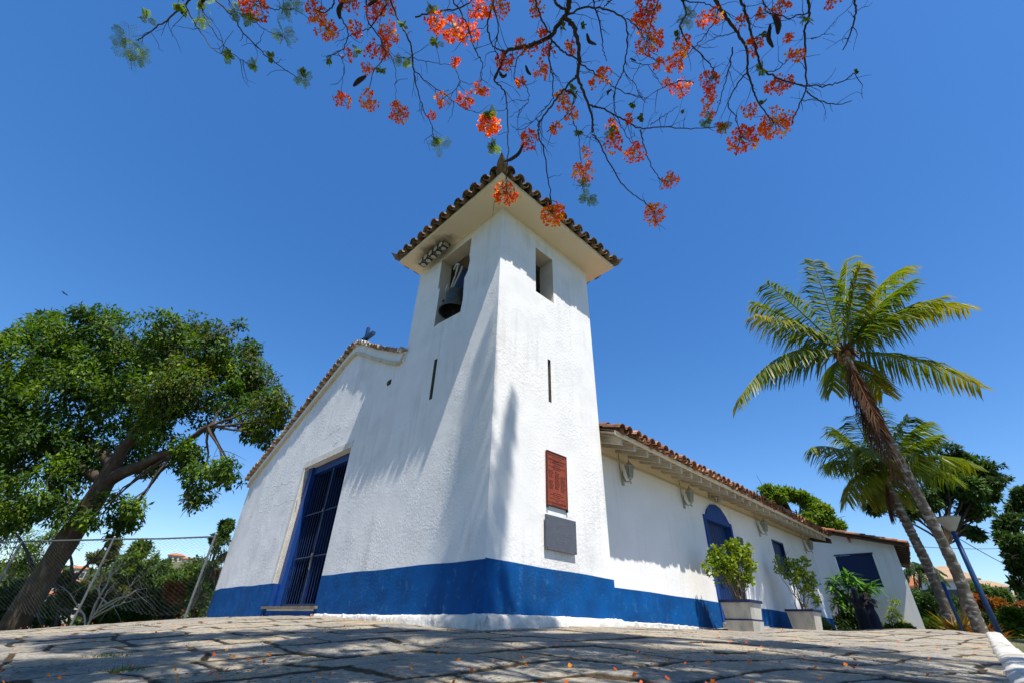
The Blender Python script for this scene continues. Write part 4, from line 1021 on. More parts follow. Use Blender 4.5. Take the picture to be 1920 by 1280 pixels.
bush('yellow green bush top showing over the middle of the fence', [(262,1030,16),(240,1045,18),(280,1045,16),(225,1070,22)], 24, 4000, 0.17, 0.06, LEAF['lime leaf'], group=G1)
bush('dense dark green bush low behind the fence between the posts', [(240,1140,30),(275,1140,28),(300,1120,22),(320,1150,20),(215,1150,25)], 22, 8000, 0.17, 0.08, LEAF['dark leaf'], group=G1)
bush('rusty orange bush low behind the fence left of the right hand post', [(330,1110,18),(345,1130,20),(355,1100,14),(320,1100,10)], 21.5, 3000, 0.15, 0.06, LEAF['rust leaf'], group=G1)
bush('green bush with brown tips beside the right hand fence post', [(330,1085,20),(360,1075,20),(310,1095,18),(350,1120,18),(310,1130,18)], 24, 5000, 0.17, 0.07, LEAF['bush leaf'], group=G1)
bush('olive bush under the lacy pale tree behind the fence', [(150,1110,24),(185,1130,28),(120,1090,20),(170,1160,22),(200,1100,18)], 23, 6000, 0.17, 0.07, LEAF['olive leaf'], group=G1)
bush('leafy green tree against the chapel corner beyond the right hand fence post', [(385,1060,20),(395,1085,22),(375,1100,22),(390,1120,22),(410,1040,14),(370,1130,16),(405,1010,10),(425,985,12),(418,1000,10)], 19, 7000, 0.15, 0.07, LEAF['bush leaf'], name='tree', cat='tree', group=G1, thr=-0.1)
bush('mid green bush on the slope just left of the right hand fence post', [(340,1092,16),(322,1100,14),(355,1112,14),(300,1100,14),(365,1095,10)], 27, 5000, 0.17, 0.07, LEAF['bush leaf'], group=G1)
bush('reddish leaved bush half hidden by the chapel corner', [(395,1068,7),(380,1070,7),(405,1075,6)], 18.6, 700, 0.10, 0.04, LEAF['rust leaf'], group=G1)
bush('pale olive bush left of the middle fence post', [(200,1045,18),(215,1020,12),(180,1040,14),(225,1110,14)], 25, 3500, 0.16, 0.06, LEAF['olive leaf'], group=G1)
# bleached dead branches by the middle post
dead = thing('dead_branches', at(160,1185,19.5), 'bare bleached branches fanning out behind the middle fence post', 'dead branches')
do = np.array(dead.location); q = MB()
for a_, b_ in [((165,1170),(235,1040)),((165,1170),(215,1090)),((180,1150),(260,1105)),((185,1140),(275,1100)),((170,1160),(240,1130)),((190,1110),(225,1050)),((205,1085),(222,1025)),((160,1180),(120,1100)),((175,1150),(190,1075)),((230,1118),(250,1090)),((200,1130),(160,1085))]:
    A, B_ = at(*a_,19.5+random.uniform(-.4,.4)), at(*b_,19.5+random.uniform(-1,1)); p = limb(q, A-do, B_-do, 0.035, 0.010, 0.06, 0.10, 9, 5)
    for _ in range(4): i = random.randint(3,8); limb(q, p[i], p[i]+rng.normal(size=3)*0.35+np.array([0.25,0,0.15]), 0.010, 0.003, 0.02, 0.1, 5, 4)
q.build('branches', M['dead_twig'], dead, smooth=True)
dk_ = thing('bare_tree', at(95,1195,20), 'dark bare branching tree in the shade behind the leaning trunk', 'tree')
do = np.array(dk_.location); q = MB()
for a_, b_ in [((95,1195),(120,1110)),((120,1110),(200,1020)),((120,1110),(60,1060)),((110,1140),(170,1165)),((60,1060),(30,1000)),((140,1085),(125,1020)),((95,1195),(50,1120)),((165,1055),(215,1040))]:
    limb(q, at(*a_,20)-do, at(*b_,20+random.uniform(-.6,.6))-do, 0.07, 0.03, 0.03, 0.08, 8, 6)
q.build('branches', M['twig'], dk_, smooth=True)

# wooded hill and valley floor
def hillwood():
    n = 24000
    az = np.radians(rng.uniform(-62,-18,n)); R = 45*np.exp(rng.random(n)*math.log(340/45))
    x, y = R*np.sin(az), R*np.cos(az)
    keep = np.ones(n,bool)
    for (hx,hy,hw) in HOUSES:      # the cleared plot in front of every house
        hR, ha = math.hypot(hx,hy), math.atan2(hx,hy); keep &= ~((np.abs(az-ha) < (hw*0.62+1.0)/hR) & (R > hR-42) & (R < hR+3))
    x, y = x[keep], y[keep]; n = len(x); z = ground_h(x,y)
    s = 0.8+1.3*rng.random(n); c = np.stack([x,y,z+s*0.4],-1)
    # each tuft: 14 leaves
    k = 9; P = np.repeat(c,k,0) + unit(rng.normal(size=(n*k,3)))*np.repeat(s,k)[:,None]*np.array([1,1,0.75]); d = P-np.repeat(c,k,0)
    D = unit(rng.normal(size=(n*k,3))+np.array([0,0,-0.2])); N = unit(d+rng.normal(size=(n*k,3))*0.6+np.array([0,0,0.5]))
    L = np.repeat(s,k)*0.8
    r_ = np.clip(np.repeat(rng.random(n),k)*0.7+rng.random(n*k)*0.3,0,1)
    o = leaves_mesh('woodland', P, D, N, L, L*0.7, LEAF['hill leaf'], None, r_)
    return tag(o, kind='stuff')
HW = mat('cream house wall', (0.52,0.46,0.36), (0.44,0.39,0.30), scale=0.6, rough=0.9)
HWw = mat('white house wall', (0.62,0.62,0.60), (0.55,0.55,0.53), scale=0.6, rough=0.9)
HR = mat('orange tiled house roof', (0.46,0.17,0.075), (0.32,0.12,0.06), scale=2.5, rough=0.9, stretch=(1,6,1))
HG = mat('dark window glass', (0.04,0.045,0.05), (0.03,0.035,0.04), rough=0.2)
HOUSES = []
def house(p, w, d, h, rz, label, wall=HW, roof=HR, nwin=3, group='houses on the wooded hillside', storeys=1, rh=None):
    t = thing('house', p, label, 'house', rz, group); HOUSES.append((p[0],p[1],w))
    q = MB(); q.box(-w/2,w/2,-d/2,d/2,-5,h); q.build('wall', wall, t)
    rh = rh or w*0.16; e = w*0.07; q = MB()
    q.add([(-w/2-e,-d/2-e,h),(w/2+e,-d/2-e,h),(w/2+e,d/2+e,h),(-w/2-e,d/2+e,h),(-w/2+d*0.45,0,h+rh),(w/2-d*0.45,0,h+rh)],[(0,1,5,4),(1,2,5),(2,3,4,5),(3,0,4),(3,2,1,0)])
    q.add([(-w/2-e,-d/2-e,h-0.2),(w/2+e,-d/2-e,h-0.2),(w/2+e,-d/2-e,h-0.02),(-w/2-e,-d/2-e,h-0.02)],[(0,1,2,3)])
    q.build('roof', roof, t)
    for s_ in range(storeys):
        for i in range(nwin):
            x = -w/2+(i+0.5)*w/nwin; z = h-1.9-s_*2.9; q = MB(); q.box(x-w*0.10,x+w*0.10,-d/2-0.06,-d/2-0.01,z-0.7,z+0.8); q.build('window', HG, t)
    return t
def house_at(u_, v_, y, wpx, label, **k):
    c = at(u_, v_, y); w = np.linalg.norm(at(u_+wpx/2,v_,y)-at(u_-wpx/2,v_,y)); h = k.pop('h', w*0.35)
    p = c-np.array([0,0,h]); return house(p, w, w*0.6, h, k.pop('rz', math.radians(33)), label, **k)
house_at(331,1041,300,26,'long house with a terracotta roof on the very top of the hill', h=4)
house_at(352,1047,285,20,'brown two storey house just right of the hilltop house', h=6, storeys=2)
house_at(366,1052,270,16,'small tan house at the right end of the hilltop', h=4)
house_at(318,1066,240,24,'red roofed house in the middle of the hillside', h=4)
house_at(338,1064,250,22,'orange roofed house right of the red roofed one on the mid hillside', h=3.5)
house_at(312,1078,220,28,'pale flat fronted house lowest in the middle of the hillside', wall=HWw, h=4)
for (u_,v_,y,w,lb_) in [(105,1072,150,30,'wide orange roofed house, the highest of the group left of the middle post'),(92,1094,125,34,'white walled house with an orange roof, second from the top in the left valley group'),(88,1112,105,34,'bright orange roof low in the left valley group'),
                        (98,1140,85,40,'white house with red roof lowest in the left valley group'),(150,1065,170,26,'tan roofed house right of the highest roof of the left group'),(158,1090,120,22,'red roofed house close behind the middle fence post'),(135,1120,95,20,'small dark red roof between the bushes left of the middle post')]:
    house_at(u_,v_,y,w,lb_,wall=HWw if w > 33 else HW,h=w*0.11)

hillwood()
# ================================================================ WIRE FENCE
fy1, fy2 = 15.9, 14.6
fb1, fb2 = at(130,1175,fy1), at(345,1160,fy2); ft1, ft2 = at(213,1010,fy1), at(403,1005,fy2)
fence = thing('wire_fence', [fb2[0],fb2[1],fb2[2]-0.1], 'grey chain link fence with a top rail and leaning posts along the terrace edge', 'fence')
fo = np.array(fence.location)
dirf = (ft1-ft2); dirf[2] = 0; dirf /= np.linalg.norm(dirf)
ends = []
for k, (b_, t_) in enumerate(((fb2,ft2),(fb1,ft1))):
    q = MB(); q.tube([b_-fo-np.array([0,0,0.4]), t_-fo+np.array([0,0,0.05])], 0.031, 10); q.lathe([(0.034,0),(0.034,0.03),(0.02,0.05),(0.001,0.052)], t_-fo+np.array([0,0,0.04]), 10); q.build('post', M['steel'], fence)
fb3 = fb1+(fb1-fb2); ft3 = ft1+(ft1-ft2); fb3[2] = ft3[2]-2.2
for s_ in (1,2):
    bb_ = fb3 if s_ == 1 else fb3+(fb1-fb2); tt_ = bb_.copy(); tt_[2] = ft3[2]
    q = MB(); q.tube([bb_-fo-np.array([0,0,0.6]), tt_-fo], 0.038, 10); q.build('post', M['steel'], fence)
q = MB(); q.tube([ft2-fo, (ft1+ft2)/2-fo-np.array([0,0,0.02]), ft1-fo], 0.024, 8); q.tube([ft1-fo, ft3-fo, ft3+(ft1-ft2)-fo], 0.026, 8); q.build('top_rail', M['steel'], fence)
def chain(A, B_, bA, bB, depth, name, c=0.20, sag=0.02, ragged=True):
    """diamond mesh hanging from A-B down to the given depth"""
    L = np.linalg.norm((B_-A)[:2]); q = MB(); n_ = int(L/c); dz = c*0.42
    H = max(depth(0.0), depth(1.0), depth(0.5)); rows = int(H/dz)
    def pt(i, j): 
        s_ = i/n_; p = A+(B_-A)*s_; return p + np.array([0.012*math.sin(i*1.7+j), 0.02*math.sin(j*0.5+i*0.3), -j*dz+0.012*math.sin(i*2.1)-sag*j*math.sin(s_*6)*0.2])
    for i in range(n_):
        for dr in (1,-1):
            p = []
            ii = i if dr == 1 else i+1
            j = 0; x = ii
            # zig down
            while j <= rows and 0 <= x <= n_:
                if j*dz > depth(x/n_): break
                p.append(pt(x,j)-fo); x += dr if (j % 2 == 0) else -dr; j += 1
            if len(p) > 1: q.tube(p, 0.0026, 4, cap=False)
    return q.build(name, M['wire'], fence)
M['wire'] = mat('dull green grey wire', (0.07,0.09,0.09), (0.04,0.05,0.05), scale=10, rough=0.6)
chain(ft2, ft1, fb2, fb1, lambda s: 2.0, 'mesh')
chain(ft1, ft3, fb1, fb3, lambda s: 2.1, 'mesh')
cornerw = B2W((-11.9,0.3,1.95))
chain(np.array([cornerw[0],cornerw[1],ft2[2]]), ft2, None, None, lambda s: 2.0, 'mesh', c=0.11)
vine = thing('vine', [cornerw[0]-0.1,cornerw[1],0.0], 'leafy vine climbing the wire beside the chapel corner', 'vine')
vo = np.array(vine.location); cs, rs = px_blobs([(425,990,9),(418,1003,9),(432,978,7),(412,1015,8),(428,1012,7),(405,1030,7)], 15.2, 0.1)
q = MB(); branches_to(q, np.zeros(3), cs-vo, rs, 0.012, None, 0.02, 2, 4); q.build('stems', M['twig'], vine); crown('foliage', cs-vo, rs*1.1, 900, 0.075, 0.055, LEAF['bush leaf'], vine, thr=-0.3)

# ================================================================ PALMS
def frond(t, A, tip, rise, leafl, m, droop=0.72, n=78, name='frond', curl=0.0, rch=None, yellow=0.0, wid=0.054):
    """rachis as a bent curve from A to tip; paired leaflets"""
    A, tip = np.asarray(A,float), np.asarray(tip,float); L = np.linalg.norm(tip-A)
    mid = (A+tip)/2 + np.array([0,0,rise*L]); s = np.linspace(0,1,24)[:,None]
    R_ = A*(1-s)**2 + mid*2*s*(1-s) + tip*s*s
    h = tip-A; h = np.array([h[0],h[1],0.0]); h = h/(np.linalg.norm(h)+1e-6); side = np.array([-h[1],h[0],0])
    q = MB(); q.tube(R_, np.linspace(0.035,0.006,24), 5, cap=False, rnd=0.95)
    rv_ = q.v[0]; nq = len(q.f)
    u_ = np.repeat(np.linspace(0.14,1.0,n),2); sg_ = np.tile([-1.0,1.0],n)
    P = np.stack([np.interp(u_, s[:,0], R_[:,k]) for k in range(3)],1); T = unit(np.stack([np.interp(u_, s[:,0], np.gradient(R_[:,k])) for k in range(3)],1))
    k_ = 2*n; ll = leafl*(0.45+0.75*np.sin(np.pi*np.clip(u_*0.86+0.10,0,1)))*(0.85+0.3*rng.random(k_))
    D = unit(side*sg_[:,None]*0.85 + T*(0.55+0.3*u_[:,None]) + np.array([0,0,-droop])*(0.6+0.6*rng.random((k_,1))) + rng.normal(size=(k_,3))*0.09)
    D2 = unit(D + np.array([0,0,-0.9*droop-0.15]) + rng.normal(size=(k_,3))*0.08)
    W = unit(np.cross(D, unit(np.array([0,0,1.0])+rng.normal(size=(k_,3))*0.4)))*wid*0.5
    a0, a1 = P, P+D*(ll*0.5)[:,None]; a2 = a1+D2*(ll*0.5)[:,None]
    V = np.stack([a0-W*0.5,a0+W*0.5,a1+W,a1-W,a2+W*0.15,a2-W*0.15],1).reshape(-1,3)
    i0 = np.arange(k_)*6; Fq = np.concatenate([np.stack([i0,i0+1,i0+2,i0+3],1), np.stack([i0+3,i0+2,i0+4,i0+5],1)])
    rn = np.clip(0.25+0.25*rng.random(k_)+yellow*(u_**2)*1.0+ (rng.random(k_)<0.06)*0.4, 0, 1)
    allV = np.concatenate([rv_, V]); Fr = np.array(q.f); F_ = np.concatenate([Fr, Fq+len(rv_)])
    return fast_mesh(name, allV, F_, m, t, rnd=np.concatenate([np.full(nq,0.8), rn, np.clip(rn+yellow*0.25,0,1)]))

def palm(label, trunk_px, y, r0, r1, fronds, dead, leafl, group='coconut palms'):
    tp = np.array([at(u_,v_,yy) for (u_,v_,yy) in trunk_px]); t = thing('palm_tree', tp[0], label, 'palm tree', group=group); o_ = np.array(t.location)
    n = 90; tt = np.linspace(0,1,len(tp)); ss = np.linspace(0,1,n); P = np.stack([np.interp(ss,tt,tp[:,k]) for k in range(3)],1)
    for _ in range(30): P[1:-1] = (P[:-2]+P[1:-1]*2+P[2:])/4
    P[0] -= np.array([0,0,0.3])
    rad = np.interp(ss,[0,0.06,0.2,0.9,1],[r0*1.35,r0*1.1,r0,r1,r1*1.25]) + 0.007*(np.arange(n)%2) + 0.006*rng.normal(size=n)
    q = MB(); q.tube(P-o_, rad, 14, cap=True); q.build('trunk', M['palm_bark'], t, smooth=True)
    top = P[-1]
    for (u_,v_,dy,rise,yel) in fronds:
        tip = at(u_,v_,top[1]+dy); m_ = LEAF['palm leaf']
        frond(t, top-o_+np.array([0,0,-0.05]), tip-o_, rise, leafl, m_, yellow=yel)
    for (u_,v_,dy,rise) in dead:
        tip = at(u_,v_,top[1]+dy); frond(t, top-o_-np.array([0,0,0.1]), tip-o_, rise, leafl*0.75, LEAF['dry palm leaf'], droop=1.2, name='dead_frond', n=60, wid=0.03)
    q = MB()
    for _ in range(26):
        d = unit(rng.normal(size=3)*np.array([1,1,0.5])); q.tube([top-o_, top-o_+d*0.25+np.array([0,0,0.15]), top-o_+d*0.45+np.array([0,0,-0.1])], [0.05,0.03,0.006], 5)
    q.build('crown_fibres', LEAF['dry palm leaf'], t)
    for k in range(4):
        a = k*1.5; q = MB(); c = top-o_+np.array([0.2*math.cos(a),0.2*math.sin(a),-0.12+0.05*math.sin(k*3)]); q.lathe([(0.001,-0.11),(0.06,-0.09),(0.085,0),(0.06,0.09),(0.001,0.12)], c, 12); q.build('coconut', mat('coconut husk', (0.16,0.12,0.03), (0.20,0.08,0.03), scale=5, rough=0.6) if 'coconut husk' not in bpy.data.materials else bpy.data.materials['coconut husk'], t, smooth=True)
    return t
palm('tall coconut palm with a curved ringed trunk and wide crown right of the chapel',
     [(1848,1205,13.6),(1822,1140,13.5),(1798,1080,13.4),(1768,1015,13.2),(1732,950,13.0),(1700,885,12.8),(1668,825,12.6),(1636,765,12.3),(1606,705,12.1),(1582,662,12.0)], 13.5, 0.132, 0.092,
     [(1383,752,-0.6,0.34,0.35),(1422,700,0.8,0.20,0.15),(1412,592,-0.8,0.16,0.7),(1412,568,0.9,0.12,0.4),(1438,532,-0.5,0.10,0.1),(1523,488,-0.3,0.0,0.35),(1590,484,1.0,0.04,0.4),
      (1612,500,-1.2,0.10,0.8),(1700,500,1.4,0.14,0.5),(1705,530,-0.6,0.16,0.1),(1812,575,0.5,0.24,0.9),(1760,560,-1.0,0.20,0.5),(1836,722,0.3,0.22,0.75),(1655,735,1.4,0.12,0.8),
      (1560,730,2.6,0.15,0.3)],
     [(1665,850,0.1,0.05),(1650,800,-0.2,0.08),(1690,905,0.3,0.03),(1640,830,0.4,0.02)], 0.86)
palm('shorter coconut palm with a dark slanting trunk behind the tall palm',
     [(1792,1200,16.0),(1770,1130,15.9),(1745,1070,15.8),(1715,1010,15.6),(1690,960,15.5),(1668,915,15.4),(1655,888,15.3)], 16, 0.15, 0.11,
     [(1520,838,-0.5,0.28,0.3),(1560,800,1.0,0.16,0.1),(1600,778,-0.6,0.08,0.15),(1640,768,0.8,0.04,0.1),(1585,935,-0.8,0.34,0.8),(1625,935,1.0,0.40,0.8),(1735,790,0.8,0.12,0.2),(1755,815,-0.5,0.18,0.2),(1822,868,0.3,0.26,0.4),
      (1790,900,1.5,0.24,0.2),(1700,780,-1.5,0.12,0.1),(1545,870,1.8,0.3,0.2),(1690,940,1.8,0.3,0.6),(1720,850,-2.0,0.25,0.2),(1610,840,-2.0,0.25,0.2)],
     [(1668,960,0.1,0.05)], 0.86)
# palm standing behind the photographer whose crown throws its shadow on the tower
tall = thing('palm_tree', (4.4,-2.6,-0.7), 'very tall coconut palm standing behind the viewpoint', 'palm tree', group='coconut palms')
to = np.array(tall.location); tpn = np.array([3.0,-0.6,15.6])-to
q = MB(); ss = np.linspace(0,1,50)[:,None]; q.tube(ss*tpn+np.sin(ss*np.pi)*np.array([0.3,-0.3,0]), np.linspace(0.2,0.12,50), 12); q.build('trunk', M['palm_bark'], tall, smooth=True)
for (dx,dy,dz,rise) in [(-0.6,2.65,-0.55,0.10),(-1.42,3.05,-0.60,0.12),(-2.4,1.1,-0.9,0.35),(0.6,2.0,-1.0,0.3),(2.6,0.4,-0.9,0.35),(1.8,-2.2,-0.6,0.3),(-0.5,-3.0,-0.8,0.3),(-2.4,-1.4,-0.5,0.3),(0.3,-1.6,1.6,0.1),(-3.0,0.2,0.1,0.25),(2.2,-1.0,1.0,0.2),(-1.6,1.2,-1.8,0.3)]:
    frond(tall, tpn, tpn+np.array([dx,dy,dz]), rise, 0.36 if dy > 2.6 else 0.5, LEAF['palm leaf'])
# ================================================================ PLANTERS
def planter(cx, cy, z0, wb, wt, db, dt, h, label, stripe):
    t = thing('planter', B2W((cx,cy,z0)), label, 'planter', BROT, 'planters along the nave')
    pmx = M['planter'] if 'planter' in M else M.setdefault('planter', mat('weathered white planter', (0.56,0.53,0.46), (0.44,0.41,0.35), scale=6, rough=0.85, bump=0.004, bscale=30, c3=(0.30,0.27,0.22), s3=3, t3=(0.55,0.75), stretch=(1,1,0.5)))
    lp = lambda z: (wb+(wt-wb)*z/h, db+(dt-db)*z/h)
    q = MB(); hs_ = 0.40*h
    if stripe:
        w1, d1 = lp(hs_); q.frustum((0,0,0),wb+0.02,db+0.02,(0,0,hs_-0.02),w1+0.03,d1+0.03); q.frustum((0,0,hs_-0.02),w1-0.01,d1-0.01,(0,0,h-0.05),*lp(h-0.05))
        s_ = MB(); s_.frustum((0,0,hs_-0.022),w1+0.034,d1+0.034,(0,0,hs_+0.004),w1+0.034,d1+0.034)
        q.build('body', M['planter'], t); s_.build('stripe', M['navy'], t)
    else:
        q.frustum((0,0,0),wb,db,(0,0,h-0.05),*lp(h-0.05)); q.build('body', M['planter'], t)
    q = MB(); a, b = wt+0.05, dt+0.05
    for x0,x1,y0,y1 in ((-a/2,a/2,-b/2,-b/2+0.06),(-a/2,a/2,b/2-0.06,b/2),(-a/2,-a/2+0.06,-b/2+0.06,b/2-0.06),(a/2-0.06,a/2,-b/2+0.06,b/2-0.06)): q.box(x0,x1,y0,y1,h-0.052,h)
    q.build('rim', M['navy'], t)
    q = MB(); q.box(-a/2+0.055,a/2-0.055,-b/2+0.055,b/2-0.055,h-0.1,h-0.035); q.build('soil', mat('potting soil', (0.06,0.045,0.03), (0.04,0.03,0.02), scale=20, rough=1, bump=0.02, bscale=30), t)
    return t
M['navy'] = mat('navy paint', (0.006,0.016,0.075), (0.004,0.012,0.05), scale=6, rough=0.6)
def gz_at(p): w = B2W((p[0],p[1],0)); return float(ground_h(w[0],w[1]))
planter(0.274, 7.05, 0.13, 0.495, 0.61, 0.49, 0.60, 0.59, 'tiered white planter with a navy rim and stripe in front of the arched side door', True)
planter(0.17, 11.27, 0.18, 0.53, 0.66, 0.50, 0.61, 0.57, 'plain white planter with a navy rim under the small square window', False)
def pot_shrub(base, label, blobs, y, stems_n, n, lm, seed):
    random.seed(seed)
    cs, rs = px_blobs(blobs, y, 0.10); b = B2W(base)
    t = thing('shrub', b, label, 'shrub', group='shrubs growing in the planters'); o_ = np.array(b)
    q = MB()
    for k in range(stems_n):
        c = cs[k % len(cs)]+rng.normal(size=3)*0.05; s = np.array([random.uniform(-.10,.10),random.uniform(-.10,.10),0])
        p = limb(q, s, c-o_, 0.012, 0.005, 0.03, 0.22, 8, 5)
        for _ in range(3): i = random.randint(3,7); limb(q, p[i], p[i]+rng.normal(size=3)*0.12+np.array([0,0,0.05]), 0.005, 0.002, 0, 0.1, 4, 4)
    q.build('stems', mat('pale shrub stems', (0.22,0.17,0.11), (0.15,0.11,0.07), scale=15, rough=0.9) if 'pale shrub stems' not in bpy.data.materials else bpy.data.materials['pale shrub stems'], t, smooth=True)
    P, d, kk, qq = blob_points(cs-o_, rs, n, 1.0, 6.0, -0.12, 2.0); nn = len(P)
    D = unit(d*0.5+rng.normal(size=(nn,3))*0.7+np.array([0,0,0.15])); N = unit(np.array([0,0,1.0])+rng.normal(size=(nn,3))*0.8)
    # rounded leaves: hexagonal
    ln = 0.075*(0.7+0.6*rng.random(nn))[:,None]; wd = ln*0.62; S = unit(np.cross(D,N)); N2 = np.cross(S,D)
    V = np.stack([P, P+D*ln*0.35+S*wd*0.48, P+D*ln*0.75+S*wd*0.45+N2*wd*0.1, P+D*ln, P+D*ln*0.75-S*wd*0.45+N2*wd*0.1, P+D*ln*0.35-S*wd*0.48],1).reshape(-1,3)
    F = np.arange(6*nn).reshape(nn,6)
    fast_mesh('foliage', V, F, lm, t, rnd=np.clip(0.5+qq*0.8+rng.normal(size=nn)*0.2,0,1)); return t
y1 = float(B2W((0.274,7.05,0))[1]); y2 = float(B2W((0.17,11.27,0))[1])
pot_shrub((0.274,7.05,0.66), 'full round yellow green shrub in the tiered planter before the side door',
  [(1345,1042,22),(1372,1032,20),(1398,1030,14),(1335,1062,20),(1362,1058,24),(1392,1052,22),(1408,1062,14),(1350,1080,20),(1380,1082,22),(1400,1085,14),(1368,1022,8),(1385,1020,9)], y1, 26, 2500, LEAF['shrub leaf'], 4)
pot_shrub((0.17,11.27,0.70), 'sparser leaning shrub in the plain planter under the small window',
  [(1465,1052,14),(1482,1062,17),(1497,1060,12),(1510,1052,10),(1492,1078,18),(1512,1080,16),(1520,1098,14),(1475,1072,12),(1505,1100,14),(1527,1118,9),(1530,1088,9),(1458,1068,7),(1532,1130,6)], y2, 14, 1300, LEAF['shrub leaf'], 6)
rb = B2W((0.42,13.0,0)); 
bush('low rounded bright green bush against the nave wall at its far end', [(1545,1172,15),(1538,1160,10),(1556,1178,12),(1532,1170,10),(1563,1184,8)], float(B2W((-0.05,14.6,0))[1]), 3000, 0.05, 0.014, LEAF['lime leaf'], jit=0.15, stems=False, group='plants around the annex', thr=-0.4, hang=-0.3)

# plants in front of the annex: whorls of long leaves on thick stems
def whorl_plant(label, tips, y, base_uv, ln, wd, lm, per=26, r0=0.04, name='plant', flowers=0, jit=0.3):
    b = at(*base_uv, y); b[2] = float(ground_h(b[0],b[1])); t = thing(name, b, label, 'plant', group='plants around the annex')
    q = MB(); Ps, Ds, Ns, Rn = [], [], [], []
    cents = []
    for (u_,v_) in tips:
        c = at(u_,v_, y+random.uniform(-jit,jit)); cents.append(c)
        limb(q, np.array([random.uniform(-.2,.2),random.uniform(-.1,.1),0]), c-b, r0, r0*0.45, 0.02, 0.15, 9, 6)
        for k in range(per):
            a = random.uniform(0,2*math.pi); e = random.uniform(-0.45,0.9); d = np.array([math.cos(a)*math.cos(e),math.sin(a)*math.cos(e),math.sin(e)])
            Ps.append(c-b+d*0.03-np.array([0,0,random.uniform(0,0.12)])); Ds.append(d); Ns.append([0,0,1]); Rn.append(random.uniform(0.3,1))
    q.build('stems', M['palm_bark'], t, smooth=True)
    leaves_mesh('foliage', np.array(Ps), np.array(Ds), np.array(Ns,float)+rng.normal(size=(len(Ps),3))*0.2, ln*(0.7+0.5*rng.random(len(Ps))), wd, lm, t, np.array(Rn), bend=0.35)
    for k in range(flowers):
        c = cents[k*2 % len(cents)]-b+np.array([0,0,0.12]); q = MB()
        for i in range(8):
            a = i*0.785; d = np.array([math.cos(a),math.sin(a),0.4]); q.add([c, c+d*0.07+np.array([-d[1],d[0],0])*0.03, c+d*0.11, c+d*0.07-np.array([-d[1],d[0],0])*0.03],[(0,1,2,3)])
        q.build('flower', M['white_petal'], t)
    return t
M['white_petal'] = mat('creamy white petal', (0.75,0.74,0.50), (0.7,0.68,0.4), rough=0.6)
ya = float(B2W((-0.6,18.9,0))[1])
whorl_plant('tall plant with whorls of long green leaves and white flowers left of the two women', [(1590,1078),(1600,1092),(1562,1100),(1575,1112),(1608,1108),(1620,1100),(1580,1128),(1612,1128),(1565,1085),(1632,1098),(1598,1122),(1570,1130),(1605,1145),(1622,1120)], ya, (1590,1190), 0.48, 0.11, LEAF['plume leaf'], 36, flowers=3)
bush('dark leafy undergrowth at the foot of the tall plant before the annex wall', [(1580,1165,16),(1600,1172,16),(1620,1168,16),(1570,1150,12),(1595,1150,14),(1615,1150,14),(1585,1182,12),(1610,1185,12),(1640,1175,16)], ya-0.1, 5000, 0.14, 0.05, LEAF['dark leaf'], jit=0.25, group='plants around the annex', r0=0.02)
yb = float(B2W((0.95,19.3,0))[1])
whorl_plant('yellow green croton plant right of the two women', [(1678,1125),(1672,1140),(1682,1150),(1668,1155),(1690,1162),(1700,1170),(1680,1170),(1695,1180)], yb, (1685,1192), 0.22, 0.05, LEAF['shrub leaf'], 44, r0=0.02, flowers=1)
bush('dark green low shrub at the right end of the annex wall', [(1690,1178,12),(1705,1180,11),(1675,1182,10),(1712,1186,8),(1665,1178,10)], yb-0.1, 2500, 0.11, 0.04, LEAF['bush leaf'], jit=0.2, group='plants around the annex', r0=0.02)

# ================================================================ RIGHT SIDE GARDEN, TREES, LAMPS, HOUSES
GR = 'trees right of the chapel'
def tree(label, blobs, y, n, ln, wd, lm, base_uv, r0, trunk_r, group=GR, thr=-0.05, clump=1.2, hang=0.3, jit=1.0, forks=(), name='tree', flat=0.9):
    cs, rs = px_blobs(blobs, y, jit); b = at(*base_uv, y); g = float(ground_h(b[0],b[1])); b[2] = min(b[2], g)-0.2
    t = thing(name, b, label, 'tree', group=group); q = MB(); fk = []
    cur = b-b
    pts = [np.zeros(3)]+[at(u_,v_,y)-b for (u_,v_) in forks]
    for i in range(len(pts)-1): limb(q, pts[i], pts[i+1], trunk_r*(1-0.22*i), trunk_r*(1-0.22*(i+1)), 0.0, 0.05, 8, 10); 
    fk = pts[1:] if len(pts) > 1 else None
    if fk is None: top = cs.mean(0)-b; limb(q, np.zeros(3), top*0.7, trunk_r, trunk_r*0.6, 0, 0.05, 8, 10); fk = [top*0.7]
    branches_to(q, fk[-1], cs-b, rs, r0, fk, 0.05, 4); q.build('trunk', M['bark'], t, smooth=True)
    crown('crown', cs-b, rs, n, ln, wd, lm, t, hang=hang, clump=clump, thr=thr, flat=flat); return t
tree('dark leafed spreading tree behind the street lamp and palms', [(1700,875,22),(1740,860,25),(1780,850,20),(1800,870,26),(1840,880,26),(1875,885,16),(1725,905,26),(1770,900,30),(1815,915,26),(1850,925,18),(1665,935,16),(1640,950,14),(1690,930,22),(1735,940,22),(1775,945,24),(1820,955,20),(1850,965,18),(1800,985,16),(1830,1000,12),(1700,960,14),(1865,905,14),(1660,900,14),(1885,895,8)],
     20, 20000, 0.22, 0.09, LEAF['dark leaf'], (1812,1180), 0.05, 0.16, forks=((1800,1090),(1775,1020)), thr=0.0, clump=1.0)
tree('dark tree cut off by the right edge of the photograph', [(1905,990,30),(1935,960,35),(1890,1010,18),(1920,1030,30),(1895,1045,18),(1910,1060,16),(1940,1060,30),(1915,1095,16),(1925,1110,14),(1900,1020,16),(1925,930,20),(1960,1000,40)],
     16, 14000, 0.17, 0.075, LEAF['dark leaf'], (2010,1190), 0.05, 0.2, forks=((1985,1060),), thr=-0.02)
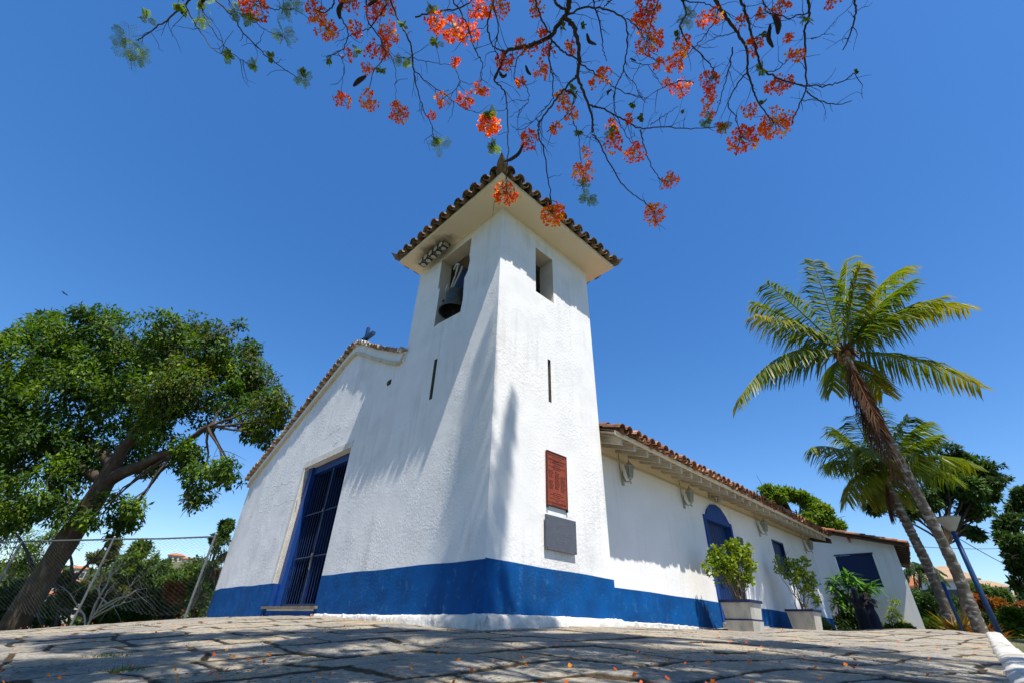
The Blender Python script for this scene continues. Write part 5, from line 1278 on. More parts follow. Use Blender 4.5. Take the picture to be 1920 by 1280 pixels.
tree('bright yellow green tree rising behind the chapel roof', [(1425,925,18),(1450,925,20),(1475,930,22),(1500,935,20),(1520,945,18),(1540,955,16),(1555,965,14),(1460,945,22),(1490,955,24),(1520,965,22),(1550,978,20),(1570,975,14),(1430,940,16),(1575,985,10),(1545,992,16),(1510,985,18),(1440,915,10),(1415,928,10),(1458,918,10)],
     34, 15000, 0.28, 0.13, LEAF['lime leaf'], (1500,1180), 0.12, 0.4, forks=((1500,1010),), thr=0.10, clump=0.9, flat=0.7, hang=0.0)
# gardens behind the kerb
BG = 'garden bushes right of the palms'
GB = [('dark hedge mass under the far houses left of the slanting palm trunk', [(1725,1125,22),(1750,1135,24),(1735,1155,22),(1770,1150,20),(1755,1110,16),(1720,1150,16),(1780,1130,16)], 30, 8000, 'dark leaf'),
      ('mid green bush behind the small garden lamp', [(1740,1175,14),(1760,1170,14),(1780,1180,14),(1725,1180,10)], 26, 4000, 'bush leaf'),
      ('bright green bush right of the blue street lamp pole base', [(1900,1160,20),(1920,1175,22),(1890,1180,14),(1940,1160,24),(1910,1195,14),(1880,1170,10)], 18, 7000, 'lime leaf'),
      ('wide green hedge behind the tall palm trunk', [(1820,1105,14),(1840,1110,16),(1860,1108,14),(1880,1115,14),(1805,1120,14),(1900,1125,14),(1830,1125,16),(1795,1140,14),(1925,1120,14)], 34, 9000, 'bush leaf'),
      ('bush covered in orange red flowers behind the blue lamp pole', [(1850,1130,14),(1870,1135,16),(1890,1140,14),(1835,1135,12),(1860,1150,12),(1905,1135,12),(1825,1120,9)], 27, 5000, 'rust leaf'),
      ('dark green shrub under the orange flowered bush', [(1850,1165,14),(1870,1165,14),(1835,1160,12),(1890,1155,12)], 25, 4000, 'dark leaf'),
      ('shaded bush behind the tall palm trunk base', [(1790,1165,14),(1805,1175,12),(1775,1190,10),(1815,1160,12)], 24, 3500, 'dark leaf')]
for lb_, bl_, y_, n_, lm_ in GB: bush(lb_, bl_, y_, n_, 0.18, 0.075, LEAF[lm_], jit=0.6, group=BG)
def spiky(u_, v_, y, label, lm, n=70, ln=0.9, group='spiky plants around the palm trunks'):
    b = at(u_,v_,y); g = float(ground_h(b[0],b[1])); b[2] = g
    t = thing('spiky_plant', b, label, 'plant', group=group); P = np.zeros((n,3)); a = rng.random(n)*6.28; e = 0.15+rng.random(n)*1.2
    D = np.stack([np.cos(a)*np.cos(e),np.sin(a)*np.cos(e),np.sin(e)],1); P = D*0.05
    leaves_mesh('blades', P, D, np.tile([0,0,1.0],(n,1))+rng.normal(size=(n,3))*0.2, ln*(0.55+0.4*rng.random(n)), 0.085, lm, t, bend=0.3)
spiky(1800,1190,15.2,'yellow and brown spiky plant between the two palm trunks',LEAF['ochre leaf'],90,1.05)
spiky(1848,1195,14.6,'rusty brown spiky plant right of the tall palm trunk',LEAF['rust leaf'],80,0.85)
spiky(1868,1200,15.0,'orange brown spiky plant left of the blue lamp pole foot',LEAF['rust leaf'],70,0.7)
spiky(1782,1190,17.0,'green spiky plant behind the slanting palm trunk foot',LEAF['lime leaf'],80,1.1)

M['lamp_blue'] = mat('blue enamel pole', (0.012,0.055,0.17), (0.008,0.04,0.12), scale=4, rough=0.45, spec=0.5)
def lamp_post(u_, vb, vt, y, r, label, head_w):
    b = at(u_,vb,y); tz = at(u_,vb,y); top = None
    # vertical pole: find the height whose image is vt
    lo, hi = 0.0, 12.0
    for _ in range(40):
        mid_ = (lo+hi)/2; p = b+np.array([0,0,mid_]); c = CR.T@p; v = 640-FPX*c[1]/c[2]
        if v > vt: lo = mid_
        else: hi = mid_
    h = lo; t = thing('street_lamp', b, label, 'street lamp', group='blue street lamps')
    q = MB(); q.tube([(0,0,-0.4),(0,0,h*0.5),(0,0,h)], [r,r*0.9,r*0.75], 12); q.lathe([(r*1.3,-0.1),(r*1.3,0.25),(r*1.05,0.3)],(0,0,0),12); q.build('pole', M['lamp_blue'], t, smooth=True)
    w = head_w; q = MB(); q.lathe([(0.05,-0.05),(0.10,0.0),(w,0.30),(w*1.02,0.31)], (0,0,h), 20); q.build('lamp_shade', mat('frosted lamp shade', (0.50,0.47,0.42), (0.42,0.40,0.36), scale=5, rough=0.5) if 'frosted lamp shade' not in bpy.data.materials else bpy.data.materials['frosted lamp shade'], t)
    q = MB(); q.lathe([(w*1.05,0.31),(w*1.05,0.335),(w*0.4,0.36),(0.001,0.365)], (0,0,h), 20); q.build('cap', M['steel'], t)
    return t
lamp_post(1888,1218,992,13.9,0.075,'blue street lamp with a flared pale shade right of the tall palm',0.30)
lamp_post(1782,1200,1160,30,0.06,'small far street lamp with a white flared shade between the palm trunks and the annex',0.36)
bp2 = thing('bollard_pole', at(1813,1200,14.6), 'short dark blue post leaning on nothing between the two palm trunks', 'post')
bp2['label'] = 'short dark blue post standing between the two palm trunks'
q = MB(); q.tube([(0,0,-0.3),(0,0,0.7),(0,0,1.38)], 0.045, 10); q.lathe([(0.048,1.38),(0.05,1.40),(0.03,1.43),(0.001,1.44)],(0,0,0),10); q.build('pole', M['lamp_blue'], bp2, smooth=True)
RT = mat('tan tiled roof', (0.42,0.29,0.17), (0.33,0.22,0.13), scale=2, rough=0.9, stretch=(1,5,1))
GH = 'houses beyond the garden'
house_at(1762,1088,62,95,'wide tan roofed house beyond the hedges behind the palms',roof=RT,wall=HWw,h=4.2,rz=math.radians(-38),group=GH,rh=1.6,nwin=5)
house_at(1706,1098,58,30,'small house with a terracotta roof beside the annex edge',roof=HR,wall=HW,h=3.6,rz=math.radians(-38),group=GH,rh=1.0)
house_at(1838,1102,75,75,'long low tan roofed house right of the blue lamp pole',roof=RT,wall=HWw,h=3.6,rz=math.radians(-40),group=GH,rh=1.0,nwin=5)
house_at(1905,1118,80,60,'pale roofed house at the right edge behind the garden',roof=RT,wall=HWw,h=3.0,rz=math.radians(-40),group=GH,rh=0.8)
fp = thing('palm_tree', at(1728,1160,52), 'small dark distant palm beside the tan roofed house', 'palm tree', group='coconut palms'); fo_ = np.array(fp.location)
tp_ = at(1724,1064,52)-fo_; q = MB(); q.tube([(0,0,-1),tp_*0.5,tp_],[0.2,0.15,0.12],8); q.build('trunk', M['bark'], fp)
for k in range(14):
    a = k*0.449+random.uniform(-.1,.1); frond(fp, tp_, tp_+np.array([1.9*math.cos(a),1.9*math.sin(a),-0.7-0.9*(k%2)]), 0.45+0.2*(k%3), 0.6, LEAF['dark leaf'], n=30, wid=0.10)
# wires
def wire(p, q_, sag, label):
    m_ = MB(); s = np.linspace(0,1,20)[:,None]; P = p+(q_-p)*s-np.array([0,0,1])*sag*4*s*(1-s); t = m_; t.tube(P-p, 0.012, 5)
    o = t.build('overhead_wire', M['black'], None, loc=p); tag(o, label, 'wire', 'overhead wires')
wire(at(1700,1022,22), at(1990,1015,30), 0.25, 'upper thin overhead wire crossing the sky right of the street lamp')
wire(at(1768,990,13.95), at(2010,1100,24), 0.35, 'lower sagging overhead wire running from the street lamp to the right edge')
# ================================================================ TWO PEOPLE
SKIN = mat('skin', (0.42,0.24,0.17), (0.38,0.21,0.15), scale=5, rough=0.55)
BLACK = mat('black dress cloth', (0.008,0.008,0.010), (0.012,0.012,0.014), scale=8, rough=0.8)
PRINT = mat('dark printed dress cloth', (0.010,0.010,0.022), (0.035,0.03,0.06), scale=26, rough=0.8, c3=(0.10,0.09,0.13), s3=30, t3=(0.62,0.66))
HAIR = mat('black hair', (0.008,0.006,0.005), (0.014,0.010,0.008), scale=20, rough=0.45, stretch=(6,6,1))
def skinned(name, joints, edges, radii, m, parent, sub=2):
    me = bpy.data.meshes.new(name); me.from_pydata([tuple(map(float,j)) for j in joints], edges, []); me.materials.append(m)
    o = bpy.data.objects.new(name, me); COL.objects.link(o); o.parent = parent
    sk = o.modifiers.new('skin','SKIN'); sk.use_smooth_shade = True
    for i, r_ in enumerate(radii):
        sv = me.skin_vertices[0].data[i]; sv.radius = (r_, r_) if not isinstance(r_, tuple) else r_
        sv.use_root = (i == 0)
    sb = o.modifiers.new('sub','SUBSURF'); sb.levels = sub; sb.render_levels = sub
    return o
def person(pos, face_az, label, dress, H, arm_pose, lean=0.0, turn=0.0, hairlen=0.45, hair_side=1):
    """figure facing +y locally; turned to face_az"""
    s = H/1.65
    t = thing('person', pos, label, 'person', -face_az)
    J, E, R_ = [], [], []
    def j(x,y,z,r_,p=None):
        J.append((x*s,y*s,z*s)); R_.append(tuple(q*s for q in r_) if isinstance(r_,tuple) else r_*s); k = len(J)-1
        if p is not None: E.append((p,k))
        return k
    pel = j(0,0,0.92,(0.15,0.11)); wa = j(0,0.005,1.05,(0.12,0.09),pel); ch = j(0,0.01,1.23,(0.145,0.10),wa); sh_ = j(0,0.0,1.34,(0.11,0.075),ch); nk = j(0,0.0,1.42,(0.048,0.048),sh_); 
    n2 = j(0,0.01,1.47,(0.05,0.052),nk)
    hd = j(0,0.02,1.535,(0.070,0.082),n2); ht = j(0,0.01,1.60,(0.062,0.070),hd)
    for sx in (-1,1):
        h_ = j(sx*0.09,0,0.86,0.085,pel); kn = j(sx*0.085,0.015,0.47,0.055,h_); cf = j(sx*0.083,-0.01,0.30,0.050,kn); an = j(sx*0.08,-0.01,0.08,0.032,cf); ft = j(sx*0.085,0.05,0.035,0.032,an); j(sx*0.09,0.15,0.02,0.022,ft)
    hands = []
    for sx, (el, wr) in zip((-1,1), arm_pose):
        so_ = j(sx*0.165,0.0,1.33,0.048,sh_); e_ = j(*el,0.036,so_); w_ = j(*wr,0.024,e_); hands.append((np.array(el),np.array(wr)))
        d = unit(np.array(wr)-np.array(el)); pm_ = np.array(wr)+d*0.05; k = j(*pm_,(0.036,0.016),w_)
        sd_ = unit(np.cross(d,[0,0.3,1.0]))
        for f_ in range(4):
            o_ = (f_-1.5)*0.018; L_ = (0.062,0.075,0.07,0.055)[f_]; a = j(*(pm_+d*0.03+sd_*o_),0.0095,k); bq = j(*(pm_+d*(0.03+L_*0.55)+sd_*o_*1.15),0.0085,a); j(*(pm_+d*(0.03+L_)+sd_*o_*1.2+np.array([0,-0.012,-0.008])),0.007,bq)
        a = j(*(pm_-d*0.015-sd_*0.032),0.011,k); j(*(pm_+d*0.02-sd_*0.058),0.009,a)
    body = skinned('body', J, E, R_, SKIN, t)
    # face: nose, eyes, mouth, ears
    q = MB(); hy = 0.02*s
    q.tube([(0,hy+0.078*s,1.555*s),(0,hy+0.096*s,1.525*s),(0,hy+0.080*s,1.515*s)],[0.007*s,0.013*s,0.008*s],6); 
    for sx in (-1,1): q.lathe([(0.001,-0.025*s),(0.014*s,-0.01*s),(0.016*s,0.01*s),(0.001,0.025*s)],(sx*0.076*s,hy-0.005*s,1.535*s),8)
    q.build('nose_and_ears', SKIN, t, smooth=True)
    q = MB()
    for sx in (-1,1): q.lathe([(0.001,0.010*s),(0.013*s,0.004*s),(0.014*s,0.0)],(sx*0.030*s,hy+0.074*s,1.552*s),8,axis=1)
    q.build('eyes', BLACK, t)
    q = MB(); q.obox((0,hy+0.078*s,1.488*s),(0.022*s,0,0),(0,0.004*s,0),(0,0,0.005*s)); q.build('mouth', mat('lips', (0.35,0.10,0.09), (0.3,0.09,0.08), rough=0.5) if 'lips' not in bpy.data.materials else bpy.data.materials['lips'], t)
    # dress: lathe-like shell with folds
    q = MB(); zs = [0.30,0.36,0.5,0.7,0.86,0.96,1.05,1.15,1.24,1.31,1.36,1.385]; rx = [0.24,0.225,0.20,0.19,0.185,0.165,0.14,0.155,0.175,0.175,0.12,0.075]; ry = [0.20,0.19,0.165,0.155,0.145,0.13,0.11,0.125,0.13,0.105,0.085,0.062]
    n = 40; a = np.arange(n)*2*np.pi/n; vs = []
    for z_, a1, b1 in zip(zs,rx,ry):
        fold = 1+0.06*np.sin(a*9+z_*2)*np.clip((0.95-z_)/0.6,0,1); vs.append(np.stack([a1*np.cos(a)*fold*s,(b1*np.sin(a)*fold+0.005)*s,np.full(n,z_*s)],1))
    fs = [(i*n+k,i*n+(k+1)%n,(i+1)*n+(k+1)%n,(i+1)*n+k) for i in range(len(zs)-1) for k in range(n)]
    q.add(np.concatenate(vs), fs); q.build('dress', dress, t, smooth=True)
    q = MB()
    for (el,wr),sx in zip(hands,(-1,1)): q.tube([(sx*0.13*s,0,1.335*s),(sx*0.165*s,0,1.335*s),tuple(np.array([sx*0.165,0,1.33])*s*0.45+np.array(el)*s*0.55)],[0.07*s,0.062*s,0.052*s],12)
    q.build('sleeves', dress, t, smooth=True)
    # hair cap and long fall
    q = MB(); n = 28; a = np.arange(n)*2*np.pi/n; vs = []
    lv = [(1.635,0.02,0.03,0.0),(1.625,0.055,0.06,0.0),(1.59,0.082,0.090,-0.006),(1.54,0.090,0.090,-0.018),(1.47,0.088,0.074,-0.040),(1.38,0.090,0.060,-0.065),(1.25,0.095,0.050,-0.085),(1.38-hairlen,0.060,0.030,-0.105)]
    for z_, a1, b1, oy in lv:
        x_ = a1*np.cos(a)*(1+0.05*np.sin(a*11)); y_ = b1*np.sin(a)
        if z_ < 1.60: y_ = np.where(np.sin(a) > 0.35, np.minimum(y_, b1*0.30), y_)       # open for the face
        vs.append(np.stack([x_*s,(y_+oy+0.012)*s,np.full(n,z_*s)],1))
    fs = [(i*n+(k+1)%n,i*n+k,(i+1)*n+k,(i+1)*n+(k+1)%n) for i in range(len(lv)-1) for k in range(n)]+[tuple(range(n))]
    q.add(np.concatenate(vs), fs); q.build('hair', HAIR, t, smooth=True)
    return t
pA = at(1630,1196,18.3); pB = at(1650,1197,18.45)
pA[2] = 0.06; pB[2] = 0.06
azc = math.degrees(math.atan2(pA[0],pA[1]))
# the one seen from behind, and the one who faces the camera
person(pA, math.radians(azc+18), 'woman with long black hair in a black dress seen from behind, embracing the other', BLACK, 1.68,
       (((-0.22,0.12,1.12),(-0.08,0.30,1.22)),((0.22,0.14,1.14),(0.06,0.32,1.26))), hairlen=0.55)
person(pB, math.radians(azc+180-22), 'woman facing the camera in a dark printed dress, her arms round the other', PRINT, 1.62,
       (((-0.20,0.14,1.10),(-0.02,0.26,1.22)),((0.24,0.10,1.12),(0.13,0.24,1.27))), hairlen=0.4)
# ================================================================ FLAMBOYANT TREE OVERHEAD
def zR(x, y): return 900+x/2.595, y/2.595
def zL(x, y): return 200+x/2.526, y/2.526
def canopy_pt(u_, v_, j=0.0):
    """a point of the drooping canopy: the further out (lower in the picture) the lower it hangs"""
    h = 4.75 - 1.45*np.clip(v_/420,-0.3,1.05) + j + 0.25*math.sin(u_*0.011)+0.12*math.sin(u_*0.037+v_*0.02)
    r_ = ray(u_, v_); return r_*(h/r_[2])
fl_base = np.array([4.2,-4.2,-0.7])
fl = thing('flame_tree', fl_base, 'flame tree with bare dark twigs and clusters of orange red flowers hanging over the plaza', 'tree')
PF = 0
RB = [([(430,-160),(430,0),(425,60),(350,180),(250,220),(130,250),(105,320),(70,390)],.026,.010),
 ([(420,90),(465,140),(480,230),(485,300),(470,370),(500,440),(530,520),(550,600),(548,650)],.020,.008),
 ([(470,370),(440,400),(370,480),(330,540),(280,600),(285,650),(315,760),(345,970),(355,1030)],.009,.004),
 ([(548,650),(570,680),(620,770),(680,890),(750,950),(820,1000),(845,1030)],.007,.004),
 ([(530,515),(600,530),(690,580),(780,630),(900,615),(1030,630),(1140,620)],.009,.004),
 ([(780,630),(800,720),(840,820),(880,880),(920,880)],.006,.003),([(830,610),(900,560),(965,520)],.004,.002),
 ([(350,190),(330,280),(350,350),(355,480)],.009,.004),([(345,190),(400,250),(470,290),(560,360),(680,440),(790,480)],.009,.003),
 ([(70,390),(120,440),(140,560),(135,700),(130,870),(125,930)],.007,.0035),
 ([(430,70),(500,40),(600,40),(715,90),(715,250),(700,350),(650,440),(660,560),(690,620),(740,700)],.009,.003),
 ([(550,-60),(550,0),(590,150),(600,260),(615,300)],.008,.003),
 ([(1100,-150),(1145,0),(1200,90),(1250,160),(1300,230),(1300,350),(1330,430),(1350,500),(1430,600)],.018,.005),
 ([(1230,-140),(1270,0),(1300,90),(1330,190),(1360,300),(1370,350),(1500,400),(1600,420),(1700,420),(1780,390),(1830,350)],.013,.003),
 ([(1560,-130),(1600,0),(1605,60),(1580,150),(1580,300),(1590,440),(1540,540),(1515,610)],.012,.004),
 ([(1590,450),(1650,490),(1740,515),(1810,490)],.006,.003),([(1790,-120),(1820,0),(1830,60),(1810,150),(1765,245)],.010,.004),
 ([(1230,230),(1210,350),(1180,450),(1145,560)],.007,.003),([(1300,350),(1240,420),(1200,520),(1240,560),(1270,660)],.007,.003),
 ([(960,-100),(980,0),(1010,60),(970,130),(1000,200),(1080,270),(1140,340),(1130,400)],.010,.004),
 ([(1160,0),(1150,100),(1090,180),(1030,250),(960,300)],.007,.003),([(1610,190),(1660,180),(1730,110)],.004,.002),
 ([(1370,350),(1440,350),(1500,290),(1560,240)],.005,.002),([(470,440),(440,560),(480,650),(490,800),(510,980)],.006,.002),
 ([(1040,400),(980,390),(880,430),(800,480)],.005,.002),([(740,300),(830,330),(890,430)],.004,.002),([(870,-80),(870,0),(850,60),(820,150),(800,260),(860,300)],.008,.003),
 ([(715,90),(780,140),(800,200)],.005,.003),([(250,220),(180,280),(160,380),(230,420),(240,500),(140,570)],.005,.002),([(350,180),(300,100),(270,0),(260,-80)],.008,.006),
 ([(425,60),(380,30),(330,-60)],.012,.010),([(1250,160),(1130,190),(1040,240)],.005,.002),([(1605,60),(1500,90),(1380,60),(1300,100)],.006,.003),([(1370,0),(1400,60),(1460,110)],.006,.003),
 ([(60,0),(90,120),(70,230),(105,320)],.006,.004),([(700,350),(760,420),(800,490)],.004,.002),([(640,0),(600,40)],.006,.004),([(1330,190),(1400,170),(1430,110)],.004,.002),([(980,0),(1100,20),(1200,60)],.006,.003),
 ([(350,480),(290,560),(200,640),(150,610)],.004,.002),([(320,640),(380,600),(440,540),(480,440)],.004,.002)]
LB = [([(420,-90),(390,0),(350,40),(270,110),(190,160),(150,195)],.010,.004),([(370,20),(430,130),(500,230),(560,270)],.006,.002),([(430,-60),(440,0),(460,80),(520,180),(600,260),(690,315)],.006,.002),
 ([(480,-60),(510,0),(600,80),(640,150),(720,230),(800,300),(900,370)],.007,.003),([(560,-40),(590,50),(680,90),(760,150),(830,170)],.005,.002),([(1150,-80),(1130,0),(1100,60),(1150,160),(1120,230),(1080,260),(1040,270)],.008,.003),
 ([(1100,250),(1130,320),(1110,450)],.004,.002),([(1240,-90),(1230,0),(1230,100),(1290,170),(1330,260),(1270,330),(1240,430)],.009,.003),([(1320,-90),(1340,0),(1380,100),(1440,200),(1450,330),(1470,420),(1500,520),(1540,600),(1560,670)],.011,.003),
 ([(1340,250),(1370,320),(1370,470)],.004,.002),([(1450,330),(1530,400),(1620,460),(1700,520),(1750,530)],.006,.002),([(1360,270),(1450,280),(1560,300),(1650,310)],.005,.002),([(1620,-80),(1640,0),(1700,100),(1740,220),(1780,300),(1770,390)],.008,.003),
 ([(1850,-60),(1820,30),(1800,130),(1830,230),(1900,245)],.008,.005),([(1060,-60),(1080,20),(1040,60),(980,50)],.008,.004),([(1900,240),(1830,380),(1850,400)],.005,.004),([(1330,20),(1250,130),(1200,150),(1150,170)],.007,.003),
 ([(700,-60),(720,20),(800,50),(880,40)],.006,.003),([(1460,80),(1560,60),(1700,30),(1760,-40)],.008,.006),([(360,0),(330,-80)],.008,.008),([(1650,300),(1680,400),(1590,470)],.004,.002)]
tw_ = MB(); chains = []
for src, zf in ((RB,zR),(LB,zL)):
    for pts, r0, r1 in src:
        jj = random.uniform(-0.15,0.15)
        P = np.array([canopy_pt(*zf(*p), j=jj*0.5*(1-abs(0.5-k/len(pts)))) for k, p in enumerate(pts)])
        s = np.linspace(0,1,len(P)); n = len(P)*6; s2 = np.linspace(0,1,n); Q = np.stack([np.interp(s2,s,P[:,k]) for k in range(3)],1)
        for _ in range(3): Q[1:-1] = (Q[:-2]+2*Q[1:-1]+Q[2:])/4
        Q += 0.012*fbm(Q*6+random.random()*9,3)[:,None]*np.array([1,1,1]) + 0.012*rng.normal(size=(n,3))*0.35
        tw_.tube(Q-fl_base, np.linspace(r0,r1,n), 6, cap=True); chains.append((Q,r0,r1))
# side twigs
for Q, r0, r1 in chains:
    L = np.linalg.norm(np.diff(Q,axis=0),axis=1).sum(); k = int(L*8)
    for _ in range(k):
        i = random.randint(2,len(Q)-2); d = unit(unit(Q[i+1]-Q[i-1])*0.5+rng.normal(size=3)*0.7+np.array([0,0,-0.15])); l_ = random.uniform(0.06,0.32)
        P = [Q[i]]; 
        for s_ in range(5): d = unit(d+rng.normal(size=3)*0.28); P.append(P[-1]+d*l_/5)
        tw_.tube(np.array(P)-fl_base, np.linspace(0.0032,0.0013,6), 4, cap=False)
        if random.random() < 0.35:
            e = P[3]; d2 = unit(d+rng.normal(size=3)*0.8); tw_.tube(np.array([e,e+d2*0.06,e+d2*0.11+rng.normal(size=3)*0.01])-fl_base, 0.0012, 4, cap=False)
tw_.build('branches', M['twig'], fl, smooth=True)
# trunk and main limbs, out of the picture behind the photographer
tk = MB(); T0 = np.zeros(3); T1 = np.array([-0.9,0.9,3.0])
tk.tube([T0-(0,0,0.3),(-.1,.1,.6),(-.4,.5,1.8),T1],[0.42,0.33,0.28,0.25],14)
tips = []
for pts, zf in (((430,-160),zR),((1100,-150),zR),((1230,-140),zR),((1560,-130),zR),((1790,-120),zR),((960,-100),zR),((870,-80),zR),((420,-90),zL),((1320,-90),zL),((1240,-90),zL),((560,-60),zR),((330,-60),zR),((1060,-60),zL),((480,-60),zL),((1620,-80),zL)):
    e = canopy_pt(*zf(*pts))-fl_base; p = limb(tk, T1, e, 0.10 if len(tips) < 3 else 0.05, 0.014, 0.10, 0.10, 14, 8); tips.append(p)
tk.build('trunk', M['bark'], fl, smooth=True)
# flower clusters
PETAL = mat('flame tree petal', (0.90,0.20,0.010), (0.80,0.10,0.008), scale=40, rough=0.55, trans=0.5,
            rnd=[(0.75,0.25,0.6),(0.95,0.6,0.8),(1.05,1.1,1.0),(1.1,1.8,1.0),(1.05,3.6,1.5)])
GREENSTALK = mat('green flower stalk', (0.26,0.30,0.04), (0.30,0.18,0.03), scale=20, rough=0.6)
CR_ = [(100,30,50),(270,40,40),(120,300,50),(200,230,36),(295,340,42),(250,240,30),(330,235,36),(440,230,36),(300,160,18),(200,400,20),(400,490,45),(440,560,36),(40,610,50),(240,680,50),(370,620,36),(125,945,64),(355,1040,66),(500,840,58),(650,700,50),(750,745,52),(850,1040,60),(925,880,45),(600,370,42),(560,400,28),(640,620,36),(720,580,22),(810,50,72),(780,110,46),(825,200,72),(870,310,32),(980,230,52),(955,310,48),(980,430,48),(910,410,22),(1080,100,32),(1140,80,42),(1120,390,50),(1110,480,42),(1110,545,36),(1270,110,26),(1370,70,22),(1460,40,48),(1530,265,42),(1495,180,22),(1340,220,46),(1465,405,52),(1400,430,26),(1440,600,84),(1275,680,78),(1310,540,38),(1175,630,28),(1715,0,40),(20,440,28),(520,740,28),(20,50,40)]
CL_ = [(700,30,70),(985,60,58),(1040,140,56),(1150,20,48),(1180,140,38),(1140,265,28),(1240,250,28),(1235,320,32),(1320,10,58),(1300,220,58),(1340,160,52),(1270,50,48),(1115,475,44),(1245,480,48),(1380,540,58),(1555,100,54),(1640,140,72),(1720,160,52),(1650,295,22),(1590,470,36),(1700,470,44),(1760,420,36),(1810,590,56),(1540,550,18),(1760,50,48)]
def cluster(c, r_, seed):
    n = int(np.clip((r_/0.12)**2*330, 60, 520)); 
    d = unit(rng.normal(size=(n,3))); d[:,2] *= 0.85; nb = max(6,n//5)
    # blossoms: groups of five petals on stalks
    bc = unit(rng.normal(size=(nb,3)))*r_*(0.45+0.5*rng.random((nb,1)))**0.8
    k = np.repeat(np.arange(nb),5); n = len(k); pd = unit(rng.normal(size=(n,3))*0.8+unit(bc)[k]*0.5); P = bc[k]+pd*0.004
    ln = 0.025*(0.75+0.5*rng.random(n))[:,None]; S = unit(np.cross(pd, rng.normal(size=(n,3)))); N = np.cross(S,pd)
    a = P; V = np.stack([a-S*0.002, P+pd*ln*0.45-S*ln*0.26, P+pd*ln*0.85-S*ln*0.38+N*ln*0.15, P+pd*ln*1.05+N*ln*0.05, P+pd*ln*0.85+S*ln*0.38+N*ln*0.15, P+pd*ln*0.45+S*ln*0.26],1).reshape(-1,3)
    tone = rng.random()*0.35
    rb_ = np.clip(0.15+tone+0.28*rng.random(nb)+ (rng.random(nb)<0.12)*0.45,0,1); rr_ = np.clip(rb_[k]+0.12*rng.normal(size=n)*1.0,0,1)
    o = fast_mesh('flower_cluster', V, np.arange(6*n).reshape(n,6), PETAL, fl, rnd=rr_, loc=c-fl_base)
    q = MB()
    for b_ in bc[::2]: q.tube([np.zeros(3)+np.array([0,0,r_*0.25]), b_*0.5+np.array([0,0,r_*0.1]), b_], 0.0018, 4, cap=False)
    st_ = q.build('flower_stalks', GREENSTALK, o)
for lst, zf in ((CR_,zR),(CL_,zL)):
    for x, y, r_ in lst:
        u_, v_ = zf(x,y); c = canopy_pt(u_,v_,random.uniform(-0.05,0.05)); k = np.linalg.norm(canopy_pt(u_+r_/2.56,v_)-canopy_pt(u_,v_)); r2 = (r_/2.56)/FPX*np.dot(CR.T@c,[0,0,1])
        cluster(c, r2*0.93, 0)
# feathery leaf sprigs
GRs = [(1010,90,45),(1575,90,40),(500,905,40),(525,960,45),(1185,600,40),(70,720,35),(1370,340,30),(400,130,20),(1370,170,22),(1380,500,15),(640,640,30),(1100,585,30),(735,510,20),(450,440,30),(1830,350,12),(980,540,14),(1460,130,14),(500,120,18),(1130,370,24),(50,550,30),(480,640,18),(780,575,18),(960,180,22)]
GLs = [(110,230,80),(90,180,50),(150,270,50),(190,90,34),(440,80,50),(570,260,30),(705,310,38),(930,370,42),(835,160,52),(840,40,48),(620,60,40),(680,100,40),(880,20,50),(780,270,20),(1575,690,50),(1050,280,28),(1400,300,34),(1830,700,35),(1410,120,25),(360,60,20),(1560,200,30),(1560,660,26),(1180,240,26),(1300,330,22),(1540,30,26),(460,10,40),(340,20,30),(920,350,24),(1800,540,26)]
for lst, zf in ((GRs,zR),(GLs,zL)):
    for x, y, r_ in lst:
        u_, v_ = zf(x,y); c = canopy_pt(u_,v_); rr2 = (r_/2.56)/FPX*np.dot(CR.T@c,[0,0,1]); Ps, Ds, Ns, Ls = [], [], [], []; lf_st = MB()
        for _ in range(int(4+r_/9)):
            d = unit(rng.normal(size=3)+np.array([0,0,-0.3])); L = rr2*random.uniform(0.8,1.35); lf_st.tube([(0,0,0), d*L*0.5, d*L+np.array([0,0,-0.1*L])], 0.0012, 4, cap=False)
            sd_ = unit(np.cross(d, rng.normal(size=3))); nrm = np.cross(sd_,d)
            for i in range(7):
                s_ = 0.2+0.8*i/7; pl_ = L*0.42*math.sin(math.pi*(0.15+0.72*s_))
                for sg in (-1,1):
                    b_ = d*L*s_; dd = unit(sd_*sg+d*0.5)
                    for j in range(5):
                        for s3 in (-1,1): Ps.append(b_+dd*pl_*(j+0.6)/5); Ds.append(unit(d*s3+dd*0.5)); Ns.append(nrm); Ls.append(0.009)
        Ls = np.array(Ls); o = leaves_mesh('leaf_sprig', np.array(Ps), np.array(Ds), np.array(Ns)+rng.normal(size=(len(Ps),3))*0.25, Ls*(0.8+0.5*rng.random(len(Ls))), Ls*0.5, LEAF['feather leaf'], fl); o.location = [float(q_) for q_ in (c-fl_base)]
        lf_st.build('leaf_stalks', GREENSTALK, o)
